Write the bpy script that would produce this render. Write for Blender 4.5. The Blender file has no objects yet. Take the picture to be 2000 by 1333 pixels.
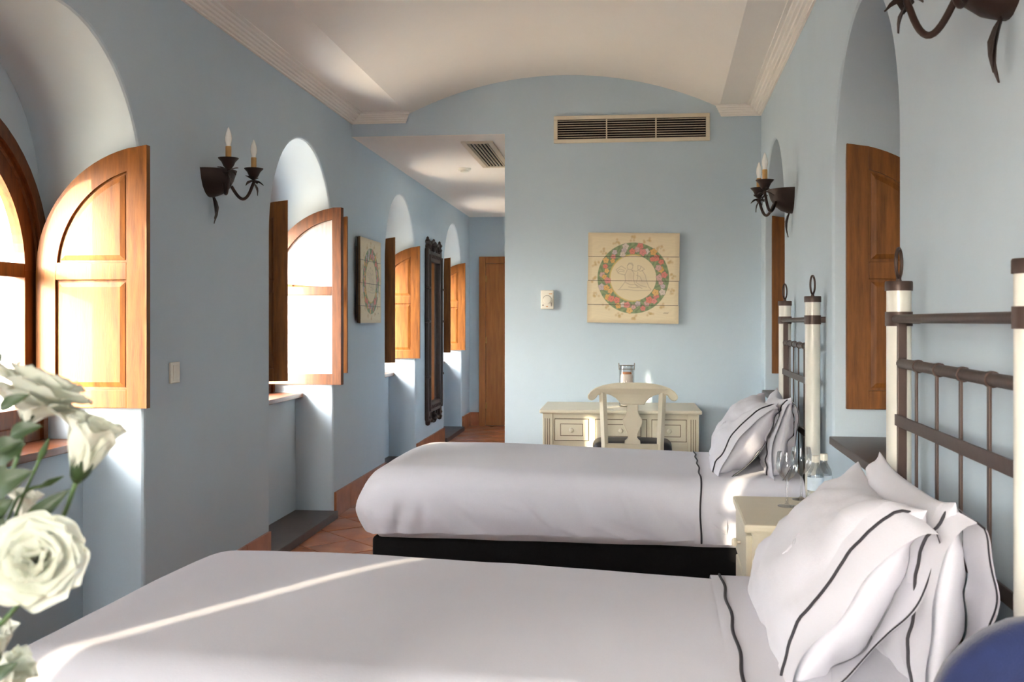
import bpy, bmesh, math, random
import numpy as np
from mathutils import Vector, Matrix, noise
random.seed(7)
PI = math.pi
S = bpy.context.scene
COL = S.collection

# ------------------------------------------------------------------ camera
cam_d = bpy.data.cameras.new('camera')
cam = bpy.data.objects.new('camera', cam_d)
COL.objects.link(cam)
cam.location = (0, 0, 1.28)
cam.rotation_euler = (PI/2, 0, math.atan(216/2000.0))
cam_d.sensor_width = 36.0
cam_d.lens = 36.0
cam_d.shift_y = -38.5/2000.0
cam_d.clip_start = 0.02
cam_d.dof.use_dof = True
cam_d.dof.focus_distance = 4.2
cam_d.dof.aperture_fstop = 10.0
S.camera = cam

# ------------------------------------------------------------------ world, sun, exposure
W = bpy.data.worlds.new('sky'); S.world = W; W.use_nodes = True
nt = W.node_tree; nt.nodes.clear()
out = nt.nodes.new('ShaderNodeOutputWorld'); bg = nt.nodes.new('ShaderNodeBackground')
sky = nt.nodes.new('ShaderNodeTexSky'); sky.sky_type = 'NISHITA'
sky.sun_disc = False; sky.sun_elevation = math.radians(24); sky.sun_rotation = math.radians(212)
sky.air_density = 1.0; sky.dust_density = 3.0; sky.ozone_density = 1.0
hs = nt.nodes.new('ShaderNodeHueSaturation'); hs.inputs['Saturation'].default_value = 0.45
nt.links.new(sky.outputs[0], hs.inputs['Color']); nt.links.new(hs.outputs[0], bg.inputs['Color'])
nt.links.new(bg.outputs[0], out.inputs['Surface'])
bg.inputs['Strength'].default_value = 1.15

SUN_DIR = Vector((0.527, 0.85, -0.19)).normalized()
sd = bpy.data.lights.new('sun', 'SUN'); so = bpy.data.objects.new('sun', sd); COL.objects.link(so)
sd.energy = 2.9; sd.color = (1.0, 0.86, 0.62); sd.angle = math.radians(0.6)
so.rotation_euler = SUN_DIR.to_track_quat('-Z', 'Y').to_euler()
so.location = (-8, -10, 6)

S.view_settings.view_transform = 'Standard'
S.view_settings.look = 'None'
S.view_settings.gamma = 1.0
S.view_settings.use_curve_mapping = False
S.view_settings.exposure = 2.38

# ------------------------------------------------------------------ constants of the room
XL = -1.87                                        # inner face of the left wall
RA = math.atan(295/2000.0) - math.atan(216/2000.0)   # the right wall is slightly out of square
YB = 6.95                                         # far wall of the bedroom
YE = 12.45                                        # far end of the corridor
YR = -2.6                                         # wall behind the camera
def XR(y): return 0.917 + (y - YB)*math.tan(RA)
ZF, ZC, ZH = 2.71, 2.65, 2.56                     # flat ceiling, cornice foot, corridor ceiling
XH = -0.80                                        # corridor right-hand wall

# ------------------------------------------------------------------ materials
MATS = {}
def srgb(*c):
    return tuple(((v/255.0)/12.92 if v/255.0 <= 0.04045 else ((v/255.0+0.055)/1.055)**2.4) for v in c)
def pm(name, col, rough=0.5, metal=0.0, var=0.0, scale=6.0, bump=0.0, bscale=60.0, spec=0.5, sheen=0.0, stretch=None, col2=None, rnd=0.0, coat=0.0):
    if name in MATS: return MATS[name]
    m = bpy.data.materials.new(name); m.use_nodes = True; MATS[name] = m
    n = m.node_tree; b = n.nodes['Principled BSDF']
    b.inputs['Roughness'].default_value = rough; b.inputs['Metallic'].default_value = metal
    b.inputs['Specular IOR Level'].default_value = spec
    if sheen: b.inputs['Sheen Weight'].default_value = sheen
    if coat: b.inputs['Coat Weight'].default_value = coat; b.inputs['Coat Roughness'].default_value = 0.2
    tc = n.nodes.new('ShaderNodeTexCoord'); mp = n.nodes.new('ShaderNodeMapping')
    n.links.new(tc.outputs['Object'], mp.inputs['Vector'])
    if stretch: mp.inputs['Scale'].default_value = stretch
    if col2 is None: col2 = tuple(c*(1.0-var) for c in col)
    nz = n.nodes.new('ShaderNodeTexNoise'); nz.inputs['Scale'].default_value = scale
    nz.inputs['Detail'].default_value = 6.0; nz.inputs['Roughness'].default_value = 0.62
    n.links.new(mp.outputs[0], nz.inputs['Vector'])
    rp = n.nodes.new('ShaderNodeValToRGB')
    rp.color_ramp.elements[0].position = 0.32; rp.color_ramp.elements[0].color = (*col2, 1)
    rp.color_ramp.elements[1].position = 0.68; rp.color_ramp.elements[1].color = (*col, 1)
    n.links.new(nz.outputs['Fac'], rp.inputs['Fac'])
    last = rp.outputs['Color']
    if rnd:
        oi = n.nodes.new('ShaderNodeObjectInfo'); mr = n.nodes.new('ShaderNodeMapRange')
        mr.inputs['To Min'].default_value = 1.0 - rnd; mr.inputs['To Max'].default_value = 1.0 + rnd*0.6
        n.links.new(oi.outputs['Random'], mr.inputs['Value'])
        h = n.nodes.new('ShaderNodeHueSaturation'); n.links.new(mr.outputs[0], h.inputs['Value'])
        n.links.new(last, h.inputs['Color']); last = h.outputs['Color']
    n.links.new(last, b.inputs['Base Color'])
    if bump:
        n2 = n.nodes.new('ShaderNodeTexNoise'); n2.inputs['Scale'].default_value = bscale; n2.inputs['Detail'].default_value = 5.0
        n.links.new(mp.outputs[0], n2.inputs['Vector'])
        bp = n.nodes.new('ShaderNodeBump'); bp.inputs['Strength'].default_value = bump; bp.inputs['Distance'].default_value = 0.004
        n.links.new(n2.outputs['Fac'], bp.inputs['Height']); n.links.new(bp.outputs['Normal'], b.inputs['Normal'])
    return m
BLUE = pm('blue_plaster', srgb(191, 207, 218), 0.75, var=0.05, scale=1.6, bump=0.12, bscale=26, spec=0.25)
CEIL = pm('white_plaster', srgb(242, 236, 228), 0.8, var=0.03, scale=1.5, bump=0.08, bscale=30, spec=0.2)
WOOD = pm('walnut_wood', srgb(134, 82, 28), 0.5, col2=srgb(94, 52, 14), scale=5.0, stretch=(9, 9, 0.9), bump=0.12, bscale=26, spec=0.3)
WOOD2 = pm('walnut_wood_across', srgb(146, 88, 40), 0.36, col2=srgb(106, 58, 22), scale=5.0, stretch=(0.9, 9, 9), bump=0.12, bscale=26, coat=0.25)
WDARK = pm('dark_wood', srgb(104, 58, 22), 0.5, col2=srgb(64, 34, 12), scale=5.0, stretch=(9, 9, 0.9), bump=0.1, bscale=26, spec=0.3)
DOORW = pm('door_wood', srgb(176, 112, 52), 0.4, col2=srgb(148, 86, 34), scale=4.0, stretch=(8, 8, 0.7), bump=0.08, bscale=24)
SLATE = pm('slate_slab', srgb(74, 62, 60), 0.4, var=0.3, scale=9, bump=0.1, bscale=30)
SILLW = pm('sill_wood', srgb(122, 74, 48), 0.35, var=0.25, scale=5, stretch=(8, 1, 8))
TERRA = pm('terracotta_tile', srgb(178, 112, 72), 0.34, col2=srgb(146, 82, 48), scale=7, bump=0.12, bscale=18, rnd=0.16, coat=0.25)
GROUT = pm('tile_grout', srgb(92, 66, 50), 0.85, var=0.2, scale=20)
IRON = pm('brown_iron', srgb(70, 54, 48), 0.42, metal=0.35, var=0.25, scale=14, bump=0.1, bscale=60)
BLACKIRON = pm('rusty_iron', srgb(52, 34, 28), 0.5, metal=0.3, var=0.4, scale=20, bump=0.3, bscale=60)
IVORY = pm('ivory_enamel', srgb(205, 204, 194), 0.32, var=0.05, scale=5, coat=0.3)
CREAM = pm('cream_paint', srgb(222, 213, 188), 0.42, var=0.06, scale=4, bump=0.06, bscale=30)
CREAMD = pm('cream_paint_groove', srgb(120, 104, 76), 0.6, var=0.15, scale=10)
LINEN = pm('white_cotton', srgb(200, 200, 209), 0.85, var=0.025, scale=3, bump=0.10, bscale=160, spec=0.15, sheen=0.15)
NAVY = pm('black_piping', srgb(28, 26, 36), 0.7, var=0.2, scale=40)
BLACKF = pm('black_fabric', srgb(16, 15, 17), 0.9, var=0.3, scale=60, bump=0.2, bscale=300, spec=0.2)
BLUEF = pm('blue_fabric', srgb(20, 31, 68), 0.85, var=0.2, scale=40, bump=0.25, bscale=400, spec=0.2, sheen=0.3)
SEATF = pm('charcoal_leather', srgb(40, 40, 46), 0.5, var=0.2, scale=20)
PLAST = pm('ivory_plastic', srgb(230, 226, 212), 0.4, var=0.03)
PLASTG = pm('grey_plastic', srgb(120, 112, 100), 0.5, var=0.1)
ORANGEP = pm('orange_mark', srgb(206, 150, 100), 0.5, var=0.1)
VENTW = pm('vent_enamel', srgb(216, 205, 184), 0.45, metal=0.1, var=0.05)
VENTB = pm('vent_shadow_box', srgb(30, 24, 22), 0.9, var=0.2)
CANDLE = pm('candle_sleeve', srgb(196, 152, 92), 0.6, var=0.25, scale=30)
STEM = pm('green_stem', srgb(64, 92, 44), 0.5, var=0.3, scale=20)
LEAF = pm('green_leaf', srgb(46, 68, 34), 0.5, var=0.4, scale=14, bump=0.2, bscale=60)
PETAL = pm('white_petal', srgb(226, 228, 222), 0.6, col2=srgb(216, 219, 200), scale=12, bump=0.15, bscale=60)
MIRROR = pm('mirror_glass', (0.85, 0.85, 0.85), 0.03, metal=1.0)
CARVED = pm('carved_dark_wood', srgb(46, 28, 22), 0.45, var=0.45, scale=26, bump=0.4, bscale=50)
BRASS = pm('brass', srgb(190, 160, 100), 0.3, metal=0.9, var=0.15)
WAX = pm('candle_wax', srgb(226, 210, 196), 0.6, var=0.04)
COPPER = pm('amber_wax', srgb(204, 130, 80), 0.5, var=0.2)
LABELM = pm('bottle_label', srgb(206, 222, 236), 0.5, var=0.1, scale=30)
CERAM = pm('vase_ceramic', srgb(220, 220, 214), 0.3, var=0.05)
BOUNCE = pm('pale_bounce_ground', srgb(226, 206, 176), 0.9, var=0.15, scale=0.4)
# translucent petals
pn_ = PETAL.node_tree; pb_ = pn_.nodes['Principled BSDF']; po_ = [k for k in pn_.nodes if k.type == 'OUTPUT_MATERIAL'][0]
tr_ = pn_.nodes.new('ShaderNodeBsdfTranslucent'); pn_.links.new(pb_.inputs['Base Color'].links[0].from_socket, tr_.inputs['Color'])
ms_ = pn_.nodes.new('ShaderNodeMixShader'); ms_.inputs[0].default_value = 0.42
pn_.links.new(pb_.outputs[0], ms_.inputs[1]); pn_.links.new(tr_.outputs[0], ms_.inputs[2]); pn_.links.new(ms_.outputs[0], po_.inputs['Surface'])

def glass_mat(name, refl=0.08, tint=(1, 1, 1), cap=0.38):
    m = bpy.data.materials.new(name); m.use_nodes = True; n = m.node_tree; n.nodes.clear()
    o = n.nodes.new('ShaderNodeOutputMaterial'); mx = n.nodes.new('ShaderNodeMixShader')
    t = n.nodes.new('ShaderNodeBsdfTransparent'); t.inputs[0].default_value = (*tint, 1)
    g = n.nodes.new('ShaderNodeBsdfGlossy'); g.inputs['Roughness'].default_value = 0.02
    lw = n.nodes.new('ShaderNodeLayerWeight'); lw.inputs['Blend'].default_value = refl
    mn = n.nodes.new('ShaderNodeMath'); mn.operation = 'MINIMUM'; mn.inputs[1].default_value = cap; n.links.new(lw.outputs['Fresnel'], mn.inputs[0]); n.links.new(mn.outputs[0], mx.inputs[0]); n.links.new(t.outputs[0], mx.inputs[1]); n.links.new(g.outputs[0], mx.inputs[2])
    n.links.new(mx.outputs[0], o.inputs['Surface']); return m
PANE = glass_mat('window_pane', 0.12)
def glare_veil(name):  # white veil of sun glare, streaked like a sheer curtain, mixed into the glass
    m = glass_mat(name, 0.12); n = m.node_tree; o = [k for k in n.nodes if k.type == 'OUTPUT_MATERIAL'][0]; mx = [k for k in n.nodes if k.type == 'MIX_SHADER'][0]
    d = n.nodes.new('ShaderNodeBsdfDiffuse'); d.inputs[0].default_value = (0.9, 0.9, 0.92, 1); t = n.nodes.new('ShaderNodeBsdfTranslucent'); t.inputs[0].default_value = (0.9, 0.9, 0.92, 1)
    a = n.nodes.new('ShaderNodeMixShader'); a.inputs[0].default_value = 0.5; n.links.new(d.outputs[0], a.inputs[1]); n.links.new(t.outputs[0], a.inputs[2])
    tc = n.nodes.new('ShaderNodeTexCoord'); mp = n.nodes.new('ShaderNodeMapping'); mp.inputs['Scale'].default_value = (22, 1, 1.2); nz = n.nodes.new('ShaderNodeTexNoise'); nz.inputs['Scale'].default_value = 2.0
    n.links.new(tc.outputs['Object'], mp.inputs[0]); n.links.new(mp.outputs[0], nz.inputs['Vector'])
    mr = n.nodes.new('ShaderNodeMapRange'); mr.inputs['To Min'].default_value = 0.22; mr.inputs['To Max'].default_value = 0.60; n.links.new(nz.outputs['Fac'], mr.inputs['Value'])
    b = n.nodes.new('ShaderNodeMixShader'); n.links.new(mr.outputs[0], b.inputs[0]); n.links.new(mx.outputs[0], b.inputs[1]); n.links.new(a.outputs[0], b.inputs[2]); n.links.new(b.outputs[0], o.inputs['Surface']); return m
GLARE_PANE = glare_veil('glare_pane')
GLASS = glass_mat('clear_glass', 0.40, (0.95, 0.96, 0.96), 0.6)
BULB = glass_mat('bulb_glass', 0.3, (0.95, 0.93, 0.88))
BULBF = pm('frosted_bulb', srgb(240, 240, 236), 0.25, var=0.02, coat=0.6)

# ------------------------------------------------------------------ mesh builder
class MB:
    def __init__(s): s.v = []; s.f = []; s.m = []; s.mi = 0
    def add(s, vs, fs):
        o = len(s.v); s.v += [tuple(p) for p in vs]; s.f += [tuple(i+o for i in f) for f in fs]; s.m += [s.mi]*len(fs); return o
    def box(s, x0, x1, y0, y1, z0, z1, b=0.0):
        if b <= 0:
            s.add([(x, y, z) for x in (x0, x1) for y in (y0, y1) for z in (z0, z1)],
                  [(0, 1, 3, 2), (4, 6, 7, 5), (0, 4, 5, 1), (2, 3, 7, 6), (0, 2, 6, 4), (1, 5, 7, 3)])
            return
        bm = bmesh.new()
        bmesh.ops.create_cube(bm, size=1.0)
        for v in bm.verts:
            v.co = Vector(((x0+x1)/2+v.co.x*(x1-x0), (y0+y1)/2+v.co.y*(y1-y0), (z0+z1)/2+v.co.z*(z1-z0)))
        bmesh.ops.bevel(bm, geom=list(bm.edges), offset=b, segments=2, profile=0.6, affect='EDGES')
        s.bm(bm)
    def bm(s, bm):
        bm.verts.index_update()
        s.add([v.co[:] for v in bm.verts], [[v.index for v in f.verts] for f in bm.faces]); bm.free()
    def prism(s, poly, a, b, ax='y', bev=0.0):
        # poly: list of 2D points; extruded along axis ax from a to b. plane order: y->(x,z), x->(y,z), z->(x,y)
        def P(p, t): return (p[0], t, p[1]) if ax == 'y' else ((t, p[0], p[1]) if ax == 'x' else (p[0], p[1], t))
        n = len(poly)
        if bev > 0:
            q = inset(poly, bev); sg = 1 if b > a else -1
            rings = [[P(p, a) for p in q], [P(p, a+sg*bev) for p in poly], [P(p, b-sg*bev) for p in poly], [P(p, b) for p in q]]
        else: rings = [[P(p, a) for p in poly], [P(p, b) for p in poly]]
        vs = [p for r in rings for p in r]; fs = []
        for k in range(len(rings)-1):
            for i in range(n):
                j = (i+1) % n; fs.append((k*n+i, k*n+j, (k+1)*n+j, (k+1)*n+i))
        fs.append(tuple(range(n))[::-1]); fs.append(tuple(range((len(rings)-1)*n, len(rings)*n)))
        s.add(vs, fs)
    def lathe(s, prof, n=24, c=(0, 0, 0), a0=0, a1=2*PI):
        full = abs(a1-a0-2*PI) < 1e-6; k = n if full else n+1
        vs = []; fs = []
        for r, z in prof:
            for i in range(k):
                a = a0+(a1-a0)*i/n; vs.append((c[0]+r*math.cos(a), c[1]+r*math.sin(a), c[2]+z))
        for j in range(len(prof)-1):
            for i in range(n):
                i2 = (i+1) % k; fs.append((j*k+i, j*k+i2, (j+1)*k+i2, (j+1)*k+i))
        s.add(vs, fs)
    def tube(s, pts, r, n=10, caps=True):
        P = [Vector(p) for p in pts]; rs = r if isinstance(r, (list, tuple)) else [r]*len(P)
        vs = []; fs = []; up = None
        for i, p in enumerate(P):
            t = ((P[min(i+1, len(P)-1)]-P[max(i-1, 0)])).normalized()
            if up is None:
                up = Vector((0, 0, 1)) if abs(t.z) < 0.9 else Vector((1, 0, 0))
            u = (up - t*up.dot(t))
            if u.length < 1e-5: u = t.orthogonal()
            u.normalize(); w = t.cross(u); up = u
            for k in range(n):
                a = 2*PI*k/n; q = p+u*(rs[i]*math.cos(a))+w*(rs[i]*math.sin(a)); vs.append(q[:])
        for i in range(len(P)-1):
            for k in range(n):
                k2 = (k+1) % n; fs.append((i*n+k, i*n+k2, (i+1)*n+k2, (i+1)*n+k))
        if caps:
            fs.append(tuple(range(n))[::-1]); fs.append(tuple(range((len(P)-1)*n, len(P)*n)))
        s.add(vs, fs)
    def grid(s, fn, nu, nv, closeu=False):
        vs = [fn(i/nu, j/nv) for i in range(nu+(0 if closeu else 1)) for j in range(nv+1)]
        fs = []
        K = nu if closeu else nu+1
        for i in range(nu):
            i2 = (i+1) % K
            for j in range(nv): fs.append((i*(nv+1)+j, i2*(nv+1)+j, i2*(nv+1)+j+1, i*(nv+1)+j+1))
        s.add(vs, fs)
    def build(s, name, mat, parent=None, smooth=False, angle=40, normals=True):
        me = bpy.data.meshes.new(name); me.from_pydata(s.v, [], s.f)
        mats = mat if isinstance(mat, (list, tuple)) else [mat]
        for m in mats: me.materials.append(m)
        if len(mats) > 1: me.polygons.foreach_set('material_index', s.m)
        if normals:
            bm = bmesh.new(); bm.from_mesh(me); bmesh.ops.recalc_face_normals(bm, faces=bm.faces); bm.to_mesh(me); bm.free()
        if smooth:
            me.polygons.foreach_set('use_smooth', [True]*len(me.polygons))
            try: me.set_sharp_from_angle(angle=math.radians(angle))
            except Exception: pass
        o = bpy.data.objects.new(name, me); COL.objects.link(o)
        if parent: o.parent = parent
        return o
def inset(poly, d):
    n = len(poly); A = sum(poly[i][0]*poly[(i+1) % n][1]-poly[(i+1) % n][0]*poly[i][1] for i in range(n))
    sg = 1 if A > 0 else -1; res = []
    for i in range(n):
        p0, p1, p2 = Vector(poly[i-1]), Vector(poly[i]), Vector(poly[(i+1) % n])
        a = (p1-p0); b = (p2-p1)
        if a.length < 1e-9 or b.length < 1e-9: res.append(tuple(p1)); continue
        a.normalize(); b.normalize()
        na = Vector((-a.y, a.x))*sg; nb = Vector((-b.y, b.x))*sg
        m = na+nb; L = m.length
        if L < 1e-6: res.append(tuple(p1+na*d)); continue
        m /= L; c = max(0.35, m.dot(na)); res.append(tuple(p1+m*(d/c)))
    return res
def empty(name, loc=(0, 0, 0), rz=0.0, parent=None):
    o = bpy.data.objects.new(name, None); COL.objects.link(o); o.location = loc; o.rotation_euler = (0, 0, rz)
    o.empty_display_size = 0.05
    if parent: o.parent = parent
    return o
def tag(o, label, cat, group=None):
    o['label'] = label; o['category'] = cat
    if group: o['group'] = group
    return o
def struct(o, label=None, cat=None):
    o['kind'] = 'structure'
    if label: o['label'] = label; o['category'] = cat or 'wall'
    return o
def copy_tree(o, parent=None):
    c = o.copy(); COL.objects.link(c); c.parent = parent
    for ch in list(o.children): copy_tree(ch, c)
    return c
def arch(hw, zs, z0, n=28):
    """outline points of an arched opening, from one foot over the crown to the other foot (y, z)"""
    pts = [(-hw, z0)]
    for i in range(n+1):
        a = PI - PI*i/n; pts.append((hw*math.cos(a), zs+hw*math.sin(a)))
    pts.append((hw, z0)); return pts

# ------------------------------------------------------------------ walls with arched niches
def niche_wall(s0, s1, ztop, niches, dp=0.43):
    """local: x = depth outwards, y = along the wall, z up. niches: (centre, half width, spring z, foot z)"""
    m = MB(); cur = s0; R = 0.018
    for (c, hw, zs, zf, *ot) in niches:
        ot = ot[0] if ot else 0.07
        h = hw+R
        m.add([(0, cur, 0), (0, c-h, 0), (0, c-h, ztop), (0, cur, ztop)], [(0, 1, 2, 3)])
        if zf > 0.01: m.add([(0, c-h, 0), (0, c+h, 0), (0, c+h, zf), (0, c-h, zf)], [(0, 1, 2, 3)])
        a = arch(h, zs, zf)
        vs = [(0, c+p[0], p[1]) for p in a[1:-1]]+[(0, c+p[0], ztop) for p in a[1:-1]]
        k = len(a)-2
        m.add(vs, [(i, i+1, k+i+1, k+i) for i in range(k-1)])
        # rounded arris, reveal and soffit
        rings = []
        for t in (0, 0.35, 0.7, 1.0):
            ph = t*PI/2; rings.append((R*(1-math.sin(ph)), R*(1-math.cos(ph))))
        rings += [(0.0, 0.12), (0.0, 0.25), (0.0, dp)]
        vs = []
        for off, d in rings: vs += [(d, c+p[0], p[1]) for p in arch(hw+off, zs, zf)]
        n = len(a); fs = []
        for r in range(len(rings)-1):
            for i in range(n-1): fs.append((r*n+i, r*n+i+1, (r+1)*n+i+1, (r+1)*n+i))
        m.add(vs, fs)
        # back of the niche around the window
        b1 = arch(hw+0.01, zs, 1.48); b2 = arch(0.575, 1.48, 1.48)
        k = len(b1)
        m.add([(dp, c+p[0], p[1]) for p in b1]+[(dp, c+p[0], p[1]) for p in b2], [(i, i+1, k+i+1, k+i) for i in range(k-1)])
        for sg in (-1, 1):
            m.add([(dp, c+sg*0.575, 0.7), (dp, c+sg*(hw+0.02), 0.7), (dp, c+sg*(hw+0.02), 1.48), (dp, c+sg*0.575, 1.48)], [(0, 1, 2, 3)])
        # outer thickness of the opening
        o = arch(0.575, 1.48, 0.7); k = len(o)
        m.add([(dp, c+p[0], p[1]) for p in o]+[(dp+ot, c+p[0], p[1]) for p in o], [(i, i+1, k+i+1, k+i) for i in range(k-1)])
        # wall under the window
        ax = 0.25 if zf < 0.01 else 0.0
        z_ap = 0.79 if zf < 0.01 else 0.815
        m.box(ax if ax else 0.01, dp+ot, c-hw-0.02, c+hw+0.02, 0, z_ap)
        cur = c+h
    m.add([(0, cur, 0), (0, s1, 0), (0, s1, ztop), (0, cur, ztop)], [(0, 1, 2, 3)])
    return m
LW = [-2.25, 0.10, 3.24, 5.89, 8.56, 11.24]           # window centres along the left wall; first two unseen, added for daylight
HWN = 0.60
# left wall: local x -> -X, local y -> -Y
ml = niche_wall(-YE, -YR, 3.1, [(-c, HWN, 1.75, 0.0, 0.355 if c > 5 else 0.07) for c in reversed(LW)])
wl = struct(ml.build('wall_left', BLUE, smooth=True, angle=25, normals=False)); wl.location = (XL, 0, 0); wl.rotation_euler = (0, 0, PI)
# right wall: local y along the wall
RO = Vector((XR(0.0), 0, 0))
RW = [-1.0, 3.50, 6.20]  # the first is an unseen window added to light the left wall
mr_ = niche_wall(YR-0.1, YB+0.15, 3.1, [(c/math.cos(RA), 0.56, 1.79, 0.815) for c in RW], 0.53)
wr = struct(mr_.build('wall_right', BLUE, smooth=True, angle=25, normals=False)); wr.location = RO; wr.rotation_euler = (0, 0, -RA)
# far wall with the corridor opening, corridor walls, wall behind the camera
m = MB(); m.box(XH, 1.05, YB, YB+0.12, 0, 3.1); m.box(XL-0.02, XH, YB, YB+0.16, ZH+0.002, 3.1)
struct(m.build('wall_back', BLUE))
m = MB(); m.box(XH, XH+0.05, YB+0.1, YE+0.1, 0, 3.1); struct(m.build('wall_corridor', BLUE))
m = MB(); m.box(XL-0.5, XH+0.1, YE, YE+0.1, 0, 3.1); struct(m.build('wall_corridor_end', BLUE))
m = MB(); m.box(XL-0.1, -1.35, YR-0.1, YR, 0, 3.1); m.box(-0.45, 0.75, YR-0.1, YR, 0, 3.1); m.box(-1.35, -0.45, YR-0.1, YR, 2.35, 3.1); m.box(-1.35, -0.45, YR-0.1, YR, 0, 0.85)
struct(m.build('wall_rear', BLUE))
w = struct(empty('window_10', (-0.9, YR-0.05, 0)))  # unseen window added behind the camera to let in fill daylight
m = MB()
for x0, x1, z0, z1 in ((-0.46, -0.38, 0.84, 2.36), (0.38, 0.46, 0.84, 2.36), (-0.38, 0.38, 0.84, 0.92), (-0.38, 0.38, 2.28, 2.36), (-0.03, 0.03, 0.92, 2.28)): m.box(x0, x1, -0.04, 0.04, z0, z1, 0.006)
m.build('window_frame', WDARK, w)
m = MB(); m.box(-0.38, 0.38, -0.004, 0.004, 0.92, 2.28); m.build('pane', PANE, w)

# ------------------------------------------------------------------ floor and its tiles
m = MB(); m.box(XL-0.55, 1.1, YR-0.1, YE+0.1, -0.08, -0.004)
floor = struct(m.build('floor', GROUT))
TS = 0.305
tm = MB(); tm.box(-TS/2+0.004, TS/2-0.004, -TS/2+0.004, TS/2-0.004, -0.012, 0.0, 0.0025)
proto = None; rest = MB(); cnt = 0
cells = []
for i in range(-40, 70):
    for j in range(-40, 70):
        a = i*TS; b = j*TS
        x = (a-b)*0.7071-1.79; y = (a+b)*0.7071+5.86
        if XL-0.15 < x < 0.95 and YR < y < YE+0.05:
            if y > YB+0.1 and x > XH+0.1: continue
            vis = (x < -0.62 and y > 2.6)
            cells.append((not vis, y, x))
cells.sort()
for k, (nv, y, x) in enumerate(cells):
    if not nv and cnt < 290:
        if proto is None:
            o = proto = tm.build('floor_tile', TERRA, floor, smooth=True)
        else:
            o = proto.copy(); COL.objects.link(o); o.parent = floor
        o.location = (x, y, random.uniform(-0.001, 0.0005)); o.rotation_euler = (0, 0, PI/4+random.choice((0, 1, 2, 3))*PI/2)
        cnt += 1
    else:
        h = (TS/2-0.004)*1.41421; z = 0.0
        rest.add([(x+h, y, z), (x, y+h, z), (x-h, y, z), (x, y-h, z), (x+h, y, -0.01), (x, y+h, -0.01), (x-h, y, -0.01), (x, y-h, -0.01)],
                 [(0, 1, 2, 3), (0, 4, 5, 1), (1, 5, 6, 2), (2, 6, 7, 3), (3, 7, 4, 0)])
o = rest.build('floor_tile_field', TERRA, floor); o['kind'] = 'stuff'

# ------------------------------------------------------------------ ceiling: flat strips with a shallow barrel vault between
m = MB()
def vault(u, v):
    y = YR-0.1+(YB+0.1-YR+0.02)*v
    xl, xr = -1.47, XR(y)-0.275
    x = xl+(xr-xl)*u
    hw = (xr-xl)/2; rise = 0.243
    Rr = (hw*hw+rise*rise)/(2*rise); q = x-(xl+xr)/2
    return (x, y, ZF+math.sqrt(max(0, Rr*Rr-q*q))-(Rr-rise))
m.grid(vault, 40, 30)
y0, y1 = YR-0.1, YB+0.05
m.add([(XL-0.6, y0, ZF), (-1.47, y0, ZF), (-1.47, y1, ZF), (XL-0.6, y1, ZF)], [(0, 1, 2, 3)])
m.add([(XR(y0)-0.275, y0, ZF), (XR(y0)+0.6, y0, ZF), (XR(y1)+0.6, y1, ZF), (XR(y1)-0.275, y1, ZF)], [(0, 1, 2, 3)])
struct(m.build('ceiling', CEIL, smooth=True, angle=3))
m = MB(); m.box(XL-0.6, XH+0.05, YB+0.001, YE+0.1, ZH, ZH+0.0015); m.box(XL-0.6, XH+0.05, YB+0.17, YE+0.1, ZH+0.001, ZH+0.04); struct(m.build('ceiling_corridor', CEIL))
# a roof over everything keeps daylight out of the wall tops
m = MB(); m.box(XL-0.62, 1.7, YR-0.2, YE+0.2, 3.1, 3.2); struct(m.build('roof_slab', CEIL))
# ribbed cornices
CP = [(0, 2.648), (0.012, 2.648), (0.014, 2.656), (0.026, 2.658), (0.030, 2.668), (0.042, 2.670), (0.046, 2.680), (0.058, 2.682), (0.062, 2.692), (0.076, 2.694), (0.080, 2.704), (0.100, 2.705), (0.102, 2.712), (0, 2.72)]
def sweep(m, path):
    """path: list of (point, inward normal dir, mitre factor)"""
    n = len(CP); vs = []
    for (x, y), (nx, ny) in path: vs += [(x+nx*c[0], y+ny*c[0], c[1]) for c in CP]
    fs = []
    for r in range(len(path)-1):
        for i in range(n): fs.append((r*n+i, r*n+(i+1) % n, (r+1)*n+(i+1) % n, (r+1)*n+i))
    fs.append(tuple(range(n))); fs.append(tuple(range((len(path)-1)*n, len(path)*n))[::-1]); m.add(vs, fs)
m = MB(); sweep(m, [((XL, YR), (1, 0)), ((XL, YB), (1, -1)), ((-1.49, YB), (0.55, -1))]); struct(m.build('trim_1', CEIL))
m = MB(); sweep(m, [((XR(YR), YR), (-1, 0)), ((XR(YB), YB), (-1, -1)), ((XR(YB)-0.26, YB), (-0.55, -1))]); struct(m.build('trim_2', CEIL))

# ------------------------------------------------------------------ skirting tiles and niche steps along the left wall
bb = struct(empty('baseboard_left', (XL, 0, 0)))
first = {}
def skirt(parent, y0, y1, x0=0.0, x1=0.016, nm='skirting_tile'):
    n = max(1, round((y1-y0)/0.34)); L = (y1-y0)/n
    for k in range(n):
        m = MB(); m.box(x0, x1, y0+k*L+0.0015, y0+(k+1)*L-0.0015, 0, 0.165, 0.003)
        m.build(nm, TERRA, parent)
edges = [YR]
for c in LW: edges += [c-HWN-0.02, c+HWN+0.02]
edges.append(YE)
for i in range(0, len(edges), 2):
    if edges[i+1] > 3: skirt(bb, edges[i], edges[i+1])
be = struct(empty('baseboard_end', (0, YE, 0)))
m = MB(); m.box(XL+0.016, -1.75, -0.016, 0.0, 0, 0.165, 0.003); m.build('skirting_tile', TERRA, be)
for k, c in enumerate(LW):
    m = MB(); m.box(XL-0.27, XL+0.035, c-HWN+0.002, c+HWN-0.002, 0.0, 0.05, 0.006)
    struct(m.build('trim_%d' % (3+k), SLATE))

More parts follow.
